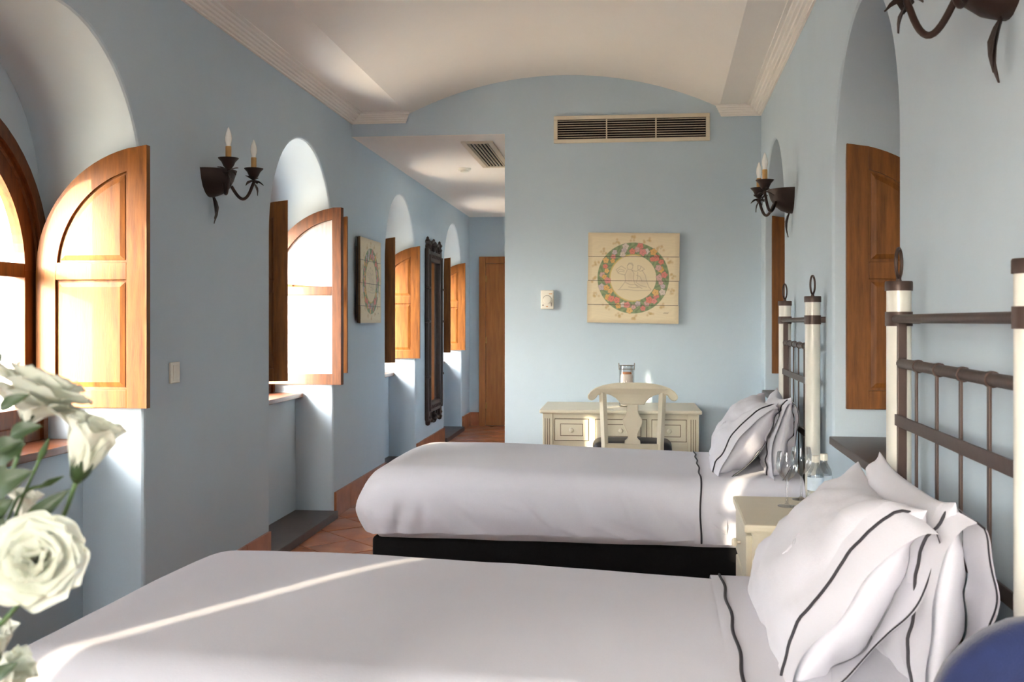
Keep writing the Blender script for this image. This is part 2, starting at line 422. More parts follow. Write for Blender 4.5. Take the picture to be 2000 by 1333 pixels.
# ------------------------------------------------------------------ windows: frame, two sashes, two arched shutters
def quarter(r, cx, cz, u0, u1, n=16, rev=False):
    """points on a circle above cz between abscissae u0 and u1 (left flank of the arch rising to cx)"""
    pts = []
    a0 = math.acos(max(-1, min(1, (u0-cx)/r))); a1 = math.acos(max(-1, min(1, (u1-cx)/r)))
    for i in range(n+1):
        a = a0+(a1-a0)*i/n; pts.append((cx+r*math.cos(a), cz+r*math.sin(a)))
    return pts[::-1] if rev else pts
def make_shutter():
    """u along local x from the hinge, thickness in y, z up; arched top rising towards the free edge"""
    Wd, zb, cz, cx, r, t = 0.445, 0.945, 1.475, 0.485, 0.485, 0.016
    sh = MB()
    sh.box(0.365, Wd, -t, t, zb, cz+math.sqrt(r*r-(0.365-cx)**2), 0.0)           # lock stile
    sh.v[-8:] = [(x, y, (z if z < zb+0.01 else cz+math.sqrt(r*r-(x-cx)**2))) for x, y, z in sh.v[-8:]]
    sh.box(0.0, 0.078, -t, t, zb, cz+0.03, 0.0)                                   # hinge stile
    sh.v[-8:] = [(x, y, (z if z < zb+0.01 else (cz if x < 0.01 else cz+0.0))) for x, y, z in sh.v[-8:]]
    o = quarter(r, cx, cz, 0.0, 0.3645, 18); i_ = quarter(r-0.083, cx, cz, 0.083, 0.3645, 18, True)
    sh.prism(o+[(0.3645, i_[0][1])]+i_[1:], -t*0.96, t*0.96, 'y')                # arched top rail
    sh.box(0.078, 0.365, -t*0.96, t*0.96, cz-0.035, cz+0.032, 0.003)              # middle rail
    sh.box(0.078, 0.365, -t*0.96, t*0.96, zb, zb+0.072, 0.003)                    # bottom rail
    so = sh.build('shutter', WOOD)
    def panel(poly):
        p = MB(); n = len(poly)
        q1 = inset(poly, 0.010); q2 = inset(poly, 0.028)
        rings = [(poly, -0.004), (q1, -0.004), (q1, -0.007), (q2, -0.0125)]
        for sg in (1, -1):
            vs = [(a[0], sg*d, a[1]) for ring, d in rings for a in ring]; fs = []
            for k in range(len(rings)-1):
                for i in range(n): fs.append((k*n+i, k*n+(i+1) % n, (k+1)*n+(i+1) % n, (k+1)*n+i))
            fs.append(tuple(range((len(rings)-1)*n, len(rings)*n))); p.add(vs, fs)
        return p.build('panel', WOOD, so)
    panel([(0.078, zb+0.072), (0.365, zb+0.072), (0.365, cz-0.035), (0.078, cz-0.035)])
    up = quarter(r-0.083, cx, cz, 0.0835, 0.365, 14, True)
    zmin = cz+0.032
    pts = [(u, z) for u, z in up if z > zmin+0.045]
    u_l = cx-math.sqrt((r-0.083)**2-0.032**2)
    panel([(u_l, zmin), (0.365, zmin)]+pts)
    for z in (1.08, 1.40):
        h = MB(); h.lathe([(0, -0.03), (0.008, -0.03), (0.008, 0.03), (0, 0.03)], 10, (-0.004, 0.014, z)); h.build('hinge', BRASS, so, smooth=True)
    return so
def make_sash():
    Wd, zb, cz, cx, r, t = 0.525, 0.875, 1.475, 0.53, 0.53, 0.022
    sh = MB(); b = 0.072
    sh.box(0.0, b, -t, t, zb, cz, 0.003)
    sh.box(Wd-0.062, Wd, -t, t, zb, cz+r-0.001, 0.003)
    o = quarter(r, cx, cz, 0.0, Wd-0.03, 20); i_ = quarter(r-b, cx, cz, b, Wd-0.03, 20, True)
    sh.prism(o+i_, -t*0.97, t*0.97, 'y')
    sh.box(b-0.005, Wd-0.055, -t*0.9, t*0.9, cz-0.028, cz+0.026, 0.003)
    sh.box(b-0.005, Wd-0.055, -t*0.97, t*0.97, zb, zb+0.07, 0.003)
    so = sh.build('sash', WDARK)
    p = MB(); p.box(b-0.004, Wd-0.058, -0.003, 0.003, zb+0.066, cz-0.026); p.build('pane', PANE, so)
    p = MB(); q = quarter(r-b+0.004, cx, cz+0.02, b-0.003, Wd-0.058, 14)
    p.prism(q+[(Wd-0.058, cz+0.02)], -0.003, 0.003, 'y'); p.build('pane', PANE, so)
    return so
fr = MB()
fo = arch(0.615, 1.48, 0.815); fi = arch(0.53, 1.48, 0.875)
k = len(fo)
for x0, x1, oo, ii in ((0.395, 0.455, fo, fi),):
    vs = [(x, p[0], p[1]) for x in (x0, x1) for lst in (oo, ii) for p in lst]; fs = []
    for i in range(k-1):
        fs += [(i, i+1, k+i+1, k+i), (2*k+i, 2*k+i+1, 3*k+i+1, 3*k+i), (i, i+1, 2*k+i+1, 2*k+i), (k+i, k+i+1, 3*k+i+1, 3*k+i)]
    fr.add(vs, fs)
fr.box(0.395, 0.455, -0.615, 0.615, 0.815, 0.876, 0.003)
lip = arch(0.575, 1.48, 0.82); lip2 = arch(0.545, 1.48, 0.82)
vs = [(x, p[0], p[1]) for x in (0.380, 0.397) for lst in (lip, lip2) for p in lst]; fs = []
for i in range(k-1):
    fs += [(i, i+1, k+i+1, k+i), (i, i+1, 2*k+i+1, 2*k+i), (k+i, k+i+1, 3*k+i+1, 3*k+i)]
fr.add(vs, fs)
frame_proto = fr.build('window_frame', WDARK)
sh_proto = make_shutter(); sash_proto = make_sash()
def place_leaf(o, parent, xh, yh, e, ang):
    o.parent = parent; o.location = (xh, yh, 0)
    a = math.radians(ang); o.rotation_euler = (0, 0, math.atan2(-e*math.cos(a), -math.sin(a)))
used = [False]
def window(n, loc, rz, far, sills, sh_far=90, sh_near=90, sa_far=0, sa_near=0, sh_x=0.41, blocked=False, outer=False):
    w = struct(empty('window_%d' % n, loc, rz))
    def get(p):
        return copy_tree(p) if used[0] else copy_tree(p)
    f = get(frame_proto); f.parent = w
    for e, sa, shh in ((far, sa_far, sh_far), (-far, sa_near, sh_near)):
        s_ = get(sash_proto); place_leaf(s_, w, 0.425, e*0.528, e, sa)
        if sa > 20:
            for ch in s_.children: ch.data = ch.data.copy(); ch.data.materials[0] = GLARE_PANE
        h_ = get(sh_proto); place_leaf(h_, w, sh_x if (shh > 45 and sa > 20) else 0.392, e*(0.525+(0.05 if sa > 20 else 0)), e, shh)
    m = MB(); m.box(*sills); m.build('sill', SILLW if not blocked else SLATE, w)
    if outer:      # unseen boards added outside to cut the sun into thin stripes
        a, b = -far*0.045, -far*0.345
        for q in range(3):
            y0, y1 = a+(b-a)*q/3, a+(b-a)*(q+1)/3
            m = MB(); m.box(0.485, 0.505, min(y0, y1), max(y0, y1), 0.72, 2.04, 0.002); m.build('sun_block_board', WDARK, w)
    if blocked:  # unseen slats added outside to keep these windows dim
        m = MB()
        for q in range(16):
            m.box(0.468, 0.482, -0.57, 0.57, 0.82+q*0.08, 0.895+q*0.08, 0.004)
        m.build('light_block_slats', WDARK, w)
    return w
HW_ = HWN
lw_cfg = [dict(sh_near=2, sh_far=91), dict(sh_near=16, sh_far=91, outer=True), dict(sh_near=18, sh_far=91, outer=True), dict(sh_far=91, sh_near=62, sa_far=84, sh_x=0.345), dict(sh_far=91, sh_near=80), dict(sh_far=91, sh_near=84)]
for i, c in enumerate(LW):
    window(i+1, (XL, c, 0), PI, -1, (0.20, 0.43, -HWN+0.003, HWN-0.003, 0.785, 0.815, 0.004), **lw_cfg[i])
for i, c in enumerate(RW):
    window(i+7, (XR(c)+0.1*math.cos(RA), c-0.1*math.sin(RA), 0), -RA, 1, (-0.112, 0.43, -0.562, 0.562, 0.806, 0.836, 0.004), sh_far=91, sh_near=20 if c > 0 else 88, blocked=c > 0)
for p in (frame_proto, sh_proto, sash_proto):
    for ch in list(p.children): bpy.data.objects.remove(ch)
    bpy.data.objects.remove(p)

# ------------------------------------------------------------------ corridor door
d = struct(empty('door_1', (-1.70, YE, 0)))
m = MB(); m.box(-0.045, 0.035, -0.05, 0.0, 0, 2.07, 0.004); m.box(0.85, 0.92, -0.05, 0.0, 0, 2.07, 0.004); m.box(0.035, 0.85, -0.05, 0.0, 1.99, 2.07, 0.004)
m.build('door_frame', DOORW, d)
m = MB(); m.box(0.038, 0.85, -0.03, 0.0, 0.005, 1.988, 0.003); dl = m.build('door_leaf', DOORW, d)
for z in (0.25, 1.05, 1.8):
    m = MB(); m.lathe([(0, -0.04), (0.008, -0.04), (0.008, 0.04), (0, 0.04)], 10, (0.04, -0.034, z)); m.build('hinge', BRASS, dl, smooth=True)
m = MB(); m.tube([(0.79, -0.03, 1.02), (0.79, -0.08, 1.02), (0.70, -0.08, 1.02)], 0.009); m.build('door_handle', BRASS, dl, smooth=True)

# ------------------------------------------------------------------ beds
def noise3(x, y, z): return noise.noise(Vector((x, y, z)))
def shell(x0, x1, hw, zt, zb, rs, foot, off=0.0, nx=90, ns=64, puff=0.0, seed=0.0, fr=0.17):
    """cloth draped over a bed: sections along -x, from head (x0) to foot (x1); returns MB"""
    m = MB(); rings = []
    def section(inx, iny, top_drop, x):
        pts = []
        t_ = min(1, max(0, (x-x0)/max(0.01, (x1-x0))))
        pz = puff*math.sin(min(1.0, t_*1.25)*PI*0.5)
        top = zt+off+pz-top_drop; w = hw+off-iny
        Ls = max(0.02, top-rs-zb); La = rs*PI/2; Lt = max(0.02, 2*(w-rs)); tot = 2*Ls+2*La+Lt
        for j in range(ns+1):
            s = tot*j/ns
            if s < Ls: y, z = -w, zb+s
            elif s < Ls+La: a = (s-Ls)/rs; y, z = -w+rs-rs*math.cos(a), top-rs+rs*math.sin(a)
            elif s < Ls+La+Lt: y, z = -w+rs+(s-Ls-La), top
            elif s < Ls+2*La+Lt: a = (s-Ls-La-Lt)/rs; y, z = w-rs+rs*math.sin(a), top-rs+rs*math.cos(a)
            else: y, z = w, top-rs-(s-Ls-2*La-Lt)
            q = (z-zb)/(top-zb)
            bulge = 0.030*math.sin(max(0, min(1, q))*PI)*(0.4+0.6*t_) if foot else 0.012*math.sin(q*PI)
            y += math.copysign(bulge*min(1, abs(y)/max(0.01, w)), y)
            z += 0.012*(1-(y/hw)**2) if q > 0.9 else 0
            pts.append((-x, y, z, q))
        return pts
    if foot:
        for i in range(nx+1): rings.append((section(0, 0, 0, x0+(x1-fr-x0)*i/nx), False))
        for i in range(1, 13):
            ph = PI/2*i/12; rings.append((section(0, fr*(1-math.cos(ph)), fr*0.9*(1-math.cos(ph)), x1-fr+fr*math.sin(ph)), True))
        last = rings[-1][0]; cz = zb
        for s in (0.75, 0.5, 0.25, 0.02):
            rings.append(([(p[0]-0.004*(1-s), p[1]*s, cz+(p[2]-cz)*s, p[3]) for p in last], True))
    else:
        for i in range(nx+1): rings.append((section(0, 0, 0, x0+(x1-x0)*i/nx), False))
    rc = random.Random(int(seed*10)); creases = []
    for q in range(46 if foot else 16):
        sd_ = rc.choice((-1, 1)); xx = rc.uniform(x0, x1); an = rc.gauss(-0.75, 0.28) if foot else rc.gauss(-1.35, 0.2)
        creases.append((sd_, -xx, rc.uniform(zb, zt-0.05), math.cos(an), math.sin(an), rc.uniform(0.05, 0.16), rc.uniform(0.007, 0.016), rc.uniform(-0.006, 0.009)))
    vs = []
    for pts, ft in rings:
        for (x, y, z, q) in pts:
            side = max(0.0, min(1.0, (zt-0.06-z)/0.12))
            n1 = noise3(x*2.3+seed, y*2.3, z*2.3); n2 = noise3(x*7+seed, y*7, z*3+5); n3 = noise3(x*3.0+z*4.0+seed, y*2, z*1.0+9)
            fold = math.sin((x*1.0+z*1.35)*21+3*n1+seed)*max(0, n1*0.8+0.25)
            sgn = 1 if y > 0 else -1
            dy = sgn*side*(0.014*fold+0.013*n3+0.005*n2)
            # vertical pleats at the foot corners
            pl = max(0, min(1, (-x-(x1-0.42))/0.3)) if foot else 0.5
            dy += sgn*side*pl*0.007*math.sin(x*75+3*n2)
            for (sd_, cx_, cz_, ca_, sa_, Lc, wc, Ac) in creases:
                if sd_ == sgn and abs(x-cx_) < 0.4:
                    ex, ez = x-cx_, z-cz_; al = ex*ca_+ez*sa_; pe = -ex*sa_+ez*ca_+0.25*al*al
                    if abs(pe) < 3*wc and abs(al) < 2.5*Lc: dy += sgn*min(1, side*1.6+0.1)*Ac*math.exp(-(pe/wc)**2-(al/Lc)**2)
            dz = (1-side)*(0.005*n1+0.0016*n2)+(1-min(1, q*3 if q > 0 else 0))*(0.024*n3+0.010*n2)
            dx = 0.0
            if ft: dx = -0.030*math.sin(max(0, min(1, q))*PI)*1.0+0.010*n3-0.006*math.sin(y*46+4*n1)*side
            vs.append((x+dx, y+dy, z+dz))
    K = ns+1; fs = []
    for i in range(len(rings)-1):
        for j in range(ns): fs.append((i*K+j, i*K+j+1, (i+1)*K+j+1, (i+1)*K+j))
    m.add(vs, fs); return m
def shell_line(m, x, hw, zt, zb, rs, off, wav, r):
    pts = []
    for (px, y, z) in m: pass
def rbox(hx, hy, hz, r, nx=10, ny=10, nz=4, k=5, fn=None):
    """rounded box centred on origin"""
    def axis(h, n):
        a = [-h+r*(1-math.cos(PI/2*i/k)) for i in range(k)]
        mid = [-(h-r)+2*(h-r)*i/n for i in range(n+1)]
        return a+mid+[-v for v in reversed(a)]
    X, Y, Z = axis(hx, nx), axis(hy, ny), axis(hz, nz)
    idx = {}; vs = []; fs = []
    def vid(x, y, z):
        key = (round(x, 6), round(y, 6), round(z, 6))
        if key not in idx:
            q = Vector((max(-(hx-r), min(hx-r, x)), max(-(hy-r), min(hy-r, y)), max(-(hz-r), min(hz-r, z))))
            d = Vector((x, y, z))-q
            p = q+d.normalized()*r if d.length > 1e-9 else q
            idx[key] = len(vs); vs.append(fn(p) if fn else p[:])
        return idx[key]
    for z in (Z[0], Z[-1]):
        for i in range(len(X)-1):
            for j in range(len(Y)-1): fs.append((vid(X[i], Y[j], z), vid(X[i+1], Y[j], z), vid(X[i+1], Y[j+1], z), vid(X[i], Y[j+1], z)))
    for y in (Y[0], Y[-1]):
        for i in range(len(X)-1):
            for j in range(len(Z)-1): fs.append((vid(X[i], y, Z[j]), vid(X[i+1], y, Z[j]), vid(X[i+1], y, Z[j+1]), vid(X[i], y, Z[j+1])))
    for x in (X[0], X[-1]):
        for i in range(len(Y)-1):
            for j in range(len(Z)-1): fs.append((vid(x, Y[i], Z[j]), vid(x, Y[i+1], Z[j]), vid(x, Y[i+1], Z[j+1]), vid(x, Y[i], Z[j+1])))
    m = MB(); m.add(vs, fs); return m

HB = 0.476                                          # half spacing of the headboard posts
def make_bed(loc, label, lab_d, lab_s, seed):
    B = empty('single_bed', loc, -RA)
    tag(B, label, 'bed', 'single beds with ivory post headboards')
    m = rbox(0.90, 0.445, 0.165, 0.02, 8, 6, 3)
    m.v = [(x-0.945, y, z+0.185) for x, y, z in m.v]; m.build('bed_base', BLACKF, B, smooth=True)
    m = rbox(0.895, 0.455, 0.13, 0.05, 10, 8, 3, fn=lambda p: (p.x, p.y, p.z))
    m.v = [(x-0.945, y+0.004*math.sin(x*60)*(1 if z < 0 else 0), z+0.466) for x, y, z in m.v]; m.build('mattress', LINEN, B, smooth=True)
    # headboard: two enamelled posts, iron rails and straps
    for sg in (-1, 1):
        y = sg*HB
        p = MB(); p.lathe([(0, 0), (0.030, 0), (0.030, 1.358), (0, 1.358)], 28, (0, y, 0)); po = p.build('headboard_post', IVORY, B, smooth=True)
        p = MB(); p.lathe([(0, 1.357), (0.0335, 1.357), (0.0335, 1.378), (0.032, 1.381), (0, 1.381)], 28, (0, y, 0)); p.build('cap', IRON, po, smooth=True)
        p = MB(); p.lathe([(0.029, 1.268), (0.033, 1.268), (0.033, 1.304), (0.029, 1.304)], 28, (0, y, 0)); p.box(0.02, 0.052, y-0.010, y+0.010, 1.274, 1.298, 0.003); p.build('band', IRON, po, smooth=True)
        p = MB()
        c = 1.381+0.046; pts = [(0.0, y+0.0165*math.sin(a)*1.0, c+0.038*math.cos(a)) for a in [2*PI*i/28 for i in range(29)]]
        pts = [(0.0135*math.sin(2*PI*i/28)*0.9, y+0.024*math.sin(2*PI*i/28), c+0.037*math.cos(2*PI*i/28)) for i in range(29)]
        p.tube(pts, 0.0042, 8, False); p.lathe([(0, 1.379), (0.009, 1.379), (0.006, 1.386), (0.007, 1.396), (0, 1.396)], 12, (0, y, 0)); p.build('ring', IRON, po, smooth=True)
        q = MB(); q.box(-0.011, 0.011, y-sg*0.028-0.011, y-sg*0.028+0.011, 0.30, 1.285, 0.002); q.build('inner_upright', IRON, B)
    q = MB(); q.tube([(-0.012, -HB+0.02, 1.286), (-0.012, HB-0.02, 1.286)], 0.0105, 14); q.build('top_rail', IRON, B, smooth=True)
    q = MB(); q.tube([(-0.002, -HB+0.035, 1.175), (-0.002, HB-0.035, 1.175)], 0.0125, 14); q.build('middle_rail', IRON, B, smooth=True)
    q = MB(); q.box(-0.016, -0.010, -HB+0.025, HB-0.025, 1.020, 1.048, 0.001); q.build('flat_rail', IRON, B)
    q = MB(); q.box(-0.016, -0.010, -HB+0.025, HB-0.025, 0.800, 0.828, 0.001); q.build('flat_rail', IRON, B)
    for k in range(4):
        y = (-0.3+0.2*k)*(HB-0.028)/0.5*1.0
        q = MB(); q.box(-0.0085, -0.0035, y-0.007, y+0.007, 0.50, 1.176, 0.001)
        q.tube([(-0.002, y-0.007, 1.175), (-0.002, y+0.007, 1.175)], 0.0155, 14); q.build('strap', IRON, B)
    # duvet, folded sheet with black piping
    hw, zt, zb, rs = 0.488, 0.622, 0.375, 0.085
    du = shell(0.34, 1.905, hw, zt, zb, rs, True, 0.0, 210, 130, 0.034, seed)
    D = du.build('duvet', LINEN, None, smooth=True, angle=180); D.location = loc; D.rotation_euler = (0, 0, -RA)
    tag(D, lab_d, 'duvet', 'white duvets on the single beds')
    sm = shell(0.03, 0.47, hw, zt, zb-0.002, rs, False, 0.009, 70, 130, 0.0, seed+3)
    Sh = sm.build('bed_sheet', LINEN, None, smooth=True, angle=180); Sh.location = loc; Sh.rotation_euler = (0, 0, -RA)
    tag(Sh, lab_s, 'sheet', 'folded top sheets on the single beds')
    K = 131; row = 66
    pts = [Vector(sm.v[row*K+j])+Vector((0.003*math.sin(j*0.28+seed), 0, 0)) for j in range(K)]
    cen = Vector((pts[0].x, 0, 0.42))
    pts = [p+((Vector((p.x, p.y, p.z))-Vector((p.x, p.y*0.85, 0.42 if p.z > 0.5 else p.z))).normalized()*0.002) for p in pts]
    pp = MB(); pp.tube(pts, 0.0036, 6); pp.build('piping', NAVY, Sh, smooth=True)
    return B

# ------------------------------------------------------------------ pillows
def make_pillow(name, loc, rz, tilt, label, L=0.70, H=0.46, T=0.17, seed=0.0, group=None, flap=0.068, emb=False):
    """long axis along local y (the open flanged end at -y), height along local z before tilting"""
    P = empty(name, loc, rz); tag(P, label, 'pillow', group)
    M = Matrix.Rotation(tilt, 3, 'Y')
    def surf(u, v, side, lift=0.0):
        # u in [-1,1] along y, v in [-1,1] along height
        fu = max(0.0, 1-abs(u)**3.2); fv = max(0.0, 1-abs(v)**2.6)
        t = T/2*(fu**0.55)*(fv**0.62)
        pinch = 1-0.05*(1-abs(v))*abs(u)**3
        y = u*L/2*(1-0.055*(1-v*v)*0.0-0.04*abs(v)**4*0)
        z = v*H/2*(1-0.07*(1-u*u)*0.2)*(1.0)
        # corners pulled out, edges curved in
        y *= 1-0.05*(1-v*v); z *= 1-0.06*(1-u*u)*0.9
        n = noise3(u*2.1+seed, v*2.1, side*1.7); n2 = noise3(u*5+seed, v*5, side*3.1)
        e = min(1.0, 5*min(fu, fv))
        w = e*(0.018*n*min(1, fu*2)*min(1, fv*2)+0.006*n2+0.006*math.sin(6*u+7*v+5*n)*abs(u)+0.005*math.sin(16*v-9*u+6*n)*abs(v)**2)
        x = -side*(t+lift)+w*1.0
        x += 0.02*v*v*(u*0.5)+0.012*math.sin(u*3+seed)*v
        z -= 0.035*max(0, v)**2*(1-u*u)*0.6
        return Vector((x, y, z))
    def world(p): return (M @ p)+Vector((0, 0, 0))
    m = MB(); nu, nv = 44, 34
    def cs(t): return math.sin((t-0.5)*PI)
    for side in (1, -1):
        m.grid(lambda a, b: world(surf(cs(a), cs(b), side))[:], nu, nv)
    bm = bmesh.new(); me = bpy.data.meshes.new('t'); me.from_pydata(m.v, [], m.f); bm.from_mesh(me)
    bmesh.ops.remove_doubles(bm, verts=bm.verts, dist=0.0012); mm = MB(); mm.bm(bm)
    bpy.data.meshes.remove(me)
    body = mm.build('pillow_body', LINEN, P, smooth=True, angle=180)
    # open flanged end of the pillowcase: two layers
    for side, nm, op in ((1, 'case_flap', 0.030), (-1, 'case_flap', 0.036)):
        f = MB()
        def fl(a, b):
            v = -1+2*b; u0 = -0.80
            base = surf(u0-0.0*a, v*0.985, side, 0.004)
            ex = a*(flap+(1-0.80)*L/2)
            wv = 0.006*math.sin(v*4.2+seed+side)*a*(1-v*v)+0.010*noise3(v*2+seed, a*1.2, side*2)*a*(1-0.7*v*v)
            x = base.x*(1-a)+a*(-side*op*(1-v*v)**0.5*1.4)+wv
            return world(Vector((x, base.y-ex*(1+0.02*math.sin(v*5+side)), base.z*(1-0.03*a))))[:]
        f.grid(fl, 10, 34); f.build(nm, LINEN, P, smooth=True, angle=180)
        pts = [Vector(fl(0.34 if side == 1 else 0.93, j/34)) for j in range(35)]
        nrm = M @ Vector((-side, 0, 0)); pts = [p+nrm*(0.0025 if side == 1 else -0.001) for p in pts]
        t = MB(); t.tube(pts, 0.0030 if side == 1 else 0.0018, 6); t.build('piping', NAVY, P, smooth=True)
    if emb:
        t = MB()
        for q in range(5):
            a0 = 0.6+q*0.9
            ln = [(0.0, 0.0)]+[(0.09*k/6*math.cos(a0+0.25*k), 0.15*k/6*math.sin(a0+0.25*k)) for k in range(1, 7)]
            pts = [Vector(world(surf(-0.16+a_, -0.06+b_, 1, 0.0006))) for a_, b_ in ln]; t.tube(pts, 0.0016, 6)
        t.build('embroidery', LINEN, P, smooth=True)
    return P

BED1 = (0.675, 2.20, 0); BED2 = (0.781, 4.715, 0)
make_bed(BED1, 'single bed with black base standing between the blue chair and the nightstand', 'smooth white duvet on the bed beside the blue chair', 'white sheet with black piping on the bed beside the blue chair', 1.3)
make_bed(BED2, 'single bed with black base standing between the nightstand and the desk', 'puffy white duvet on the bed in front of the desk', 'white sheet with black piping on the bed in front of the desk', 7.7)
def at_bed(B, x, y, z): return (B[0]+x*math.cos(RA)+y*math.sin(RA), B[1]-x*math.sin(RA)+y*math.cos(RA), z)
for B, nm, sd in ((BED1, 'beside the blue chair', 2.0), (BED2, 'in front of the desk', 11.0)):
    make_pillow('pillow', at_bed(B, -0.105, -0.02, 0.785), -RA, math.radians(10), 'white piped pillow upright against the headboard of the bed '+nm, L=0.72, H=0.37, T=0.13, seed=sd, group='upright white pillows')
    make_pillow('pillow', at_bed(B, -0.245, 0.025, 0.772), -RA, math.radians(38), 'plump white piped pillow leaning in front, on the bed '+nm, L=0.74, H=0.42, T=0.18, seed=sd+5, group='leaning white pillows', emb=True)

# ------------------------------------------------------------------ nightstand with glasses and bottles
N = empty('nightstand', (0.62, 3.765, 0), -RA); tag(N, 'cream painted nightstand with drawer between the two beds', 'nightstand')
m = MB(); m.box(-0.205, 0.165, -0.29, 0.29, 0.572, 0.6, 0.008); m.build('top', CREAM, N)
m = MB(); m.box(-0.175, 0.155, -0.265, 0.265, 0.08, 0.573, 0.004); bd = m.build('body', CREAM, N)
m = MB(); m.box(-0.196, -0.174, -0.24, 0.24, 0.40, 0.555, 0.006); dr = m.build('drawer', CREAM, N)
m = MB(); m.lathe([(0, 0), (0.006, 0), (0.006, 0.01), (0.015, 0.016), (0.016, 0.024), (0.010, 0.031), (0, 0.032)], 16)
m.v = [(-0.196-z, y, 0.48+x) for x, y, z in m.v]; m.build('knob', CREAM, dr, smooth=True)
m = MB(); m.box(-0.196, -0.174, -0.24, 0.24, 0.12, 0.385, 0.006); do = m.build('door', CREAM, N)
m = MB(); m.lathe([(0, 0), (0.006, 0), (0.006, 0.01), (0.015, 0.016), (0.016, 0.024), (0.010, 0.031), (0, 0.032)], 16)
m.v = [(-0.196-z, y+0.19, 0.28+x) for x, y, z in m.v]; m.build('knob', CREAM, do, smooth=True)
for sx in (-0.16, 0.14):
    for sy in (-0.245, 0.245):
        m = MB(); m.box(sx-0.02, sx+0.02, sy-0.02, sy+0.02, 0, 0.085, 0.004); m.build('leg', CREAM, N)
GP = [(0, 0.0), (0.033, 0.0), (0.034, 0.002), (0.012, 0.006), (0.005, 0.012), (0.0038, 0.03), (0.0038, 0.088), (0.008, 0.096), (0.024, 0.110), (0.036, 0.130), (0.040, 0.150), (0.038, 0.175), (0.034, 0.200)]
for k, (x, y) in enumerate(((0.600, 3.845), (0.676, 3.995))):
    m = MB(); m.lathe(GP, 32, (0, 0, 0)); g = m.build('wine_glass', GLASS, None, smooth=True, angle=60); g.location = (x, y, 0.6005)
    tag(g, ('clear wine glass on the nightstand, the one farther from the wall', 'clear wine glass on the nightstand, the one next to the bottles')[k], 'wine glass', 'wine glasses on the nightstand')
BP = [(0, 0), (0.027, 0), (0.029, 0.004), (0.029, 0.045), (0.027, 0.05), (0.029, 0.055), (0.029, 0.115), (0.026, 0.128), (0.014, 0.150), (0.012, 0.155), (0.012, 0.168), (0, 0.168)]
for k, (x, y) in enumerate(((0.705, 3.86), (0.745, 3.915))):
    bo = empty('water_bottle', (x, y, 0.6005)); tag(bo, ('small clear water bottle with pale label on the nightstand', 'small clear water bottle right beside the wall, on the nightstand')[k], 'bottle', 'water bottles on the nightstand')
    m = MB(); m.lathe(BP, 24); m.build('bottle_body', GLASS, bo, smooth=True)
    m = MB(); m.lathe([(0.0295, 0.060), (0.0297, 0.060), (0.0297, 0.108), (0.0295, 0.108)], 24); m.build('bottle_label', LABELM, bo, smooth=True)
    m = MB(); m.lathe([(0, 0.186), (0.0135, 0.186), (0.0145, 0.18), (0.0145, 0.162), (0.012, 0.162)], 20); m.build('bottle_cap', PLAST, bo, smooth=True)

# ------------------------------------------------------------------ desk and its chair
D = empty('desk', (-0.015, 6.60, 0)); tag(D, 'cream painted desk with three knobbed drawers against the blue wall', 'desk')
m = MB(); m.box(-0.495, 0.495, -0.305, 0.33, 0.712, 0.735, 0.008); m.build('desk_top', CREAM, D)
m = MB(); m.box(-0.472, 0.472, -0.272, 0.31, 0.45, 0.713, 0.003); m.build('apron', CREAM, D)
for sx in (-1, 1):
    p = MB(); p.box(sx*0.445-0.032, sx*0.445+0.032, -0.285, -0.225, 0, 0.713, 0.004); lg = p.build('leg', CREAM, D)
    for q in range(3):
        p = MB(); p.box(sx*0.445-0.018+q*0.014, sx*0.445-0.014+q*0.014, -0.2868, -0.284, 0.08, 0.68); p.build('flute', CREAMD, lg)
    p = MB(); p.box(sx*0.445-0.032, sx*0.445+0.032, 0.25, 0.31, 0, 0.713, 0.004); p.build('leg', CREAM, D)
for x0, x1 in ((-0.400, -0.195), (-0.150, 0.160), (0.195, 0.400)):
    p = MB(); p.box(x0-0.004, x1+0.004, -0.2735, -0.2715, 0.541, 0.679); p.build('drawer_gap', CREAMD, D)
    p = MB(); p.box(x0, x1, -0.281, -0.262, 0.545, 0.675, 0.003); dr = p.build('drawer', CREAM, D)
    a, b, c, d_ = x0+0.032, x1-0.032, 0.572, 0.648
    p = MB()
    for bx in ((a, b, d_-0.004, d_), (a, b, c, c+0.004), (a, a+0.004, c, d_), (b-0.004, b, c, d_)): p.box(bx[0], bx[1], -0.2818, -0.280, bx[2], bx[3])
    p.build('moulding', CREAMD, dr)
    p = MB(); p.lathe([(0, 0), (0.005, 0), (0.005, 0.01), (0.014, 0.016), (0.015, 0.023), (0.009, 0.030), (0, 0.031)], 16)
    p.v = [(x+(x0+x1)/2, -0.281-z, y+0.61) for x, y, z in p.v]; p.build('knob', CREAM, dr, smooth=True)
# chair seen from behind
C = empty('desk_chair', (0.057, 5.98, 0)); tag(C, 'cream wooden chair with vase shaped back splat pushed up to the desk', 'chair')
half = [(0, 0.924), (0.075, 0.923), (0.125, 0.918), (0.172, 0.908), (0.212, 0.894), (0.242, 0.874), (0.257, 0.853), (0.259, 0.836), (0.250, 0.824), (0.236, 0.820), (0.221, 0.825), (0.208, 0.838), (0.200, 0.852), (0.160, 0.860), (0.128, 0.853), (0.098, 0.836), (0.078, 0.815), (0.068, 0.797)]
poly = half+[(-x, z) for x, z in reversed(half[1:])]
def bend(m, k=0.5): m.v = [(x, y-0.05*k+0.45*k*x*x*4*0.25, z) for x, y, z in m.v]
m = MB(); m.prism(poly, -0.014, 0.012, 'y', 0.004); m.v = [(x, y-0.35*x*x-0.02*(z-0.9), z) for x, y, z in m.v]; m.build('top_rail', CREAM, C)
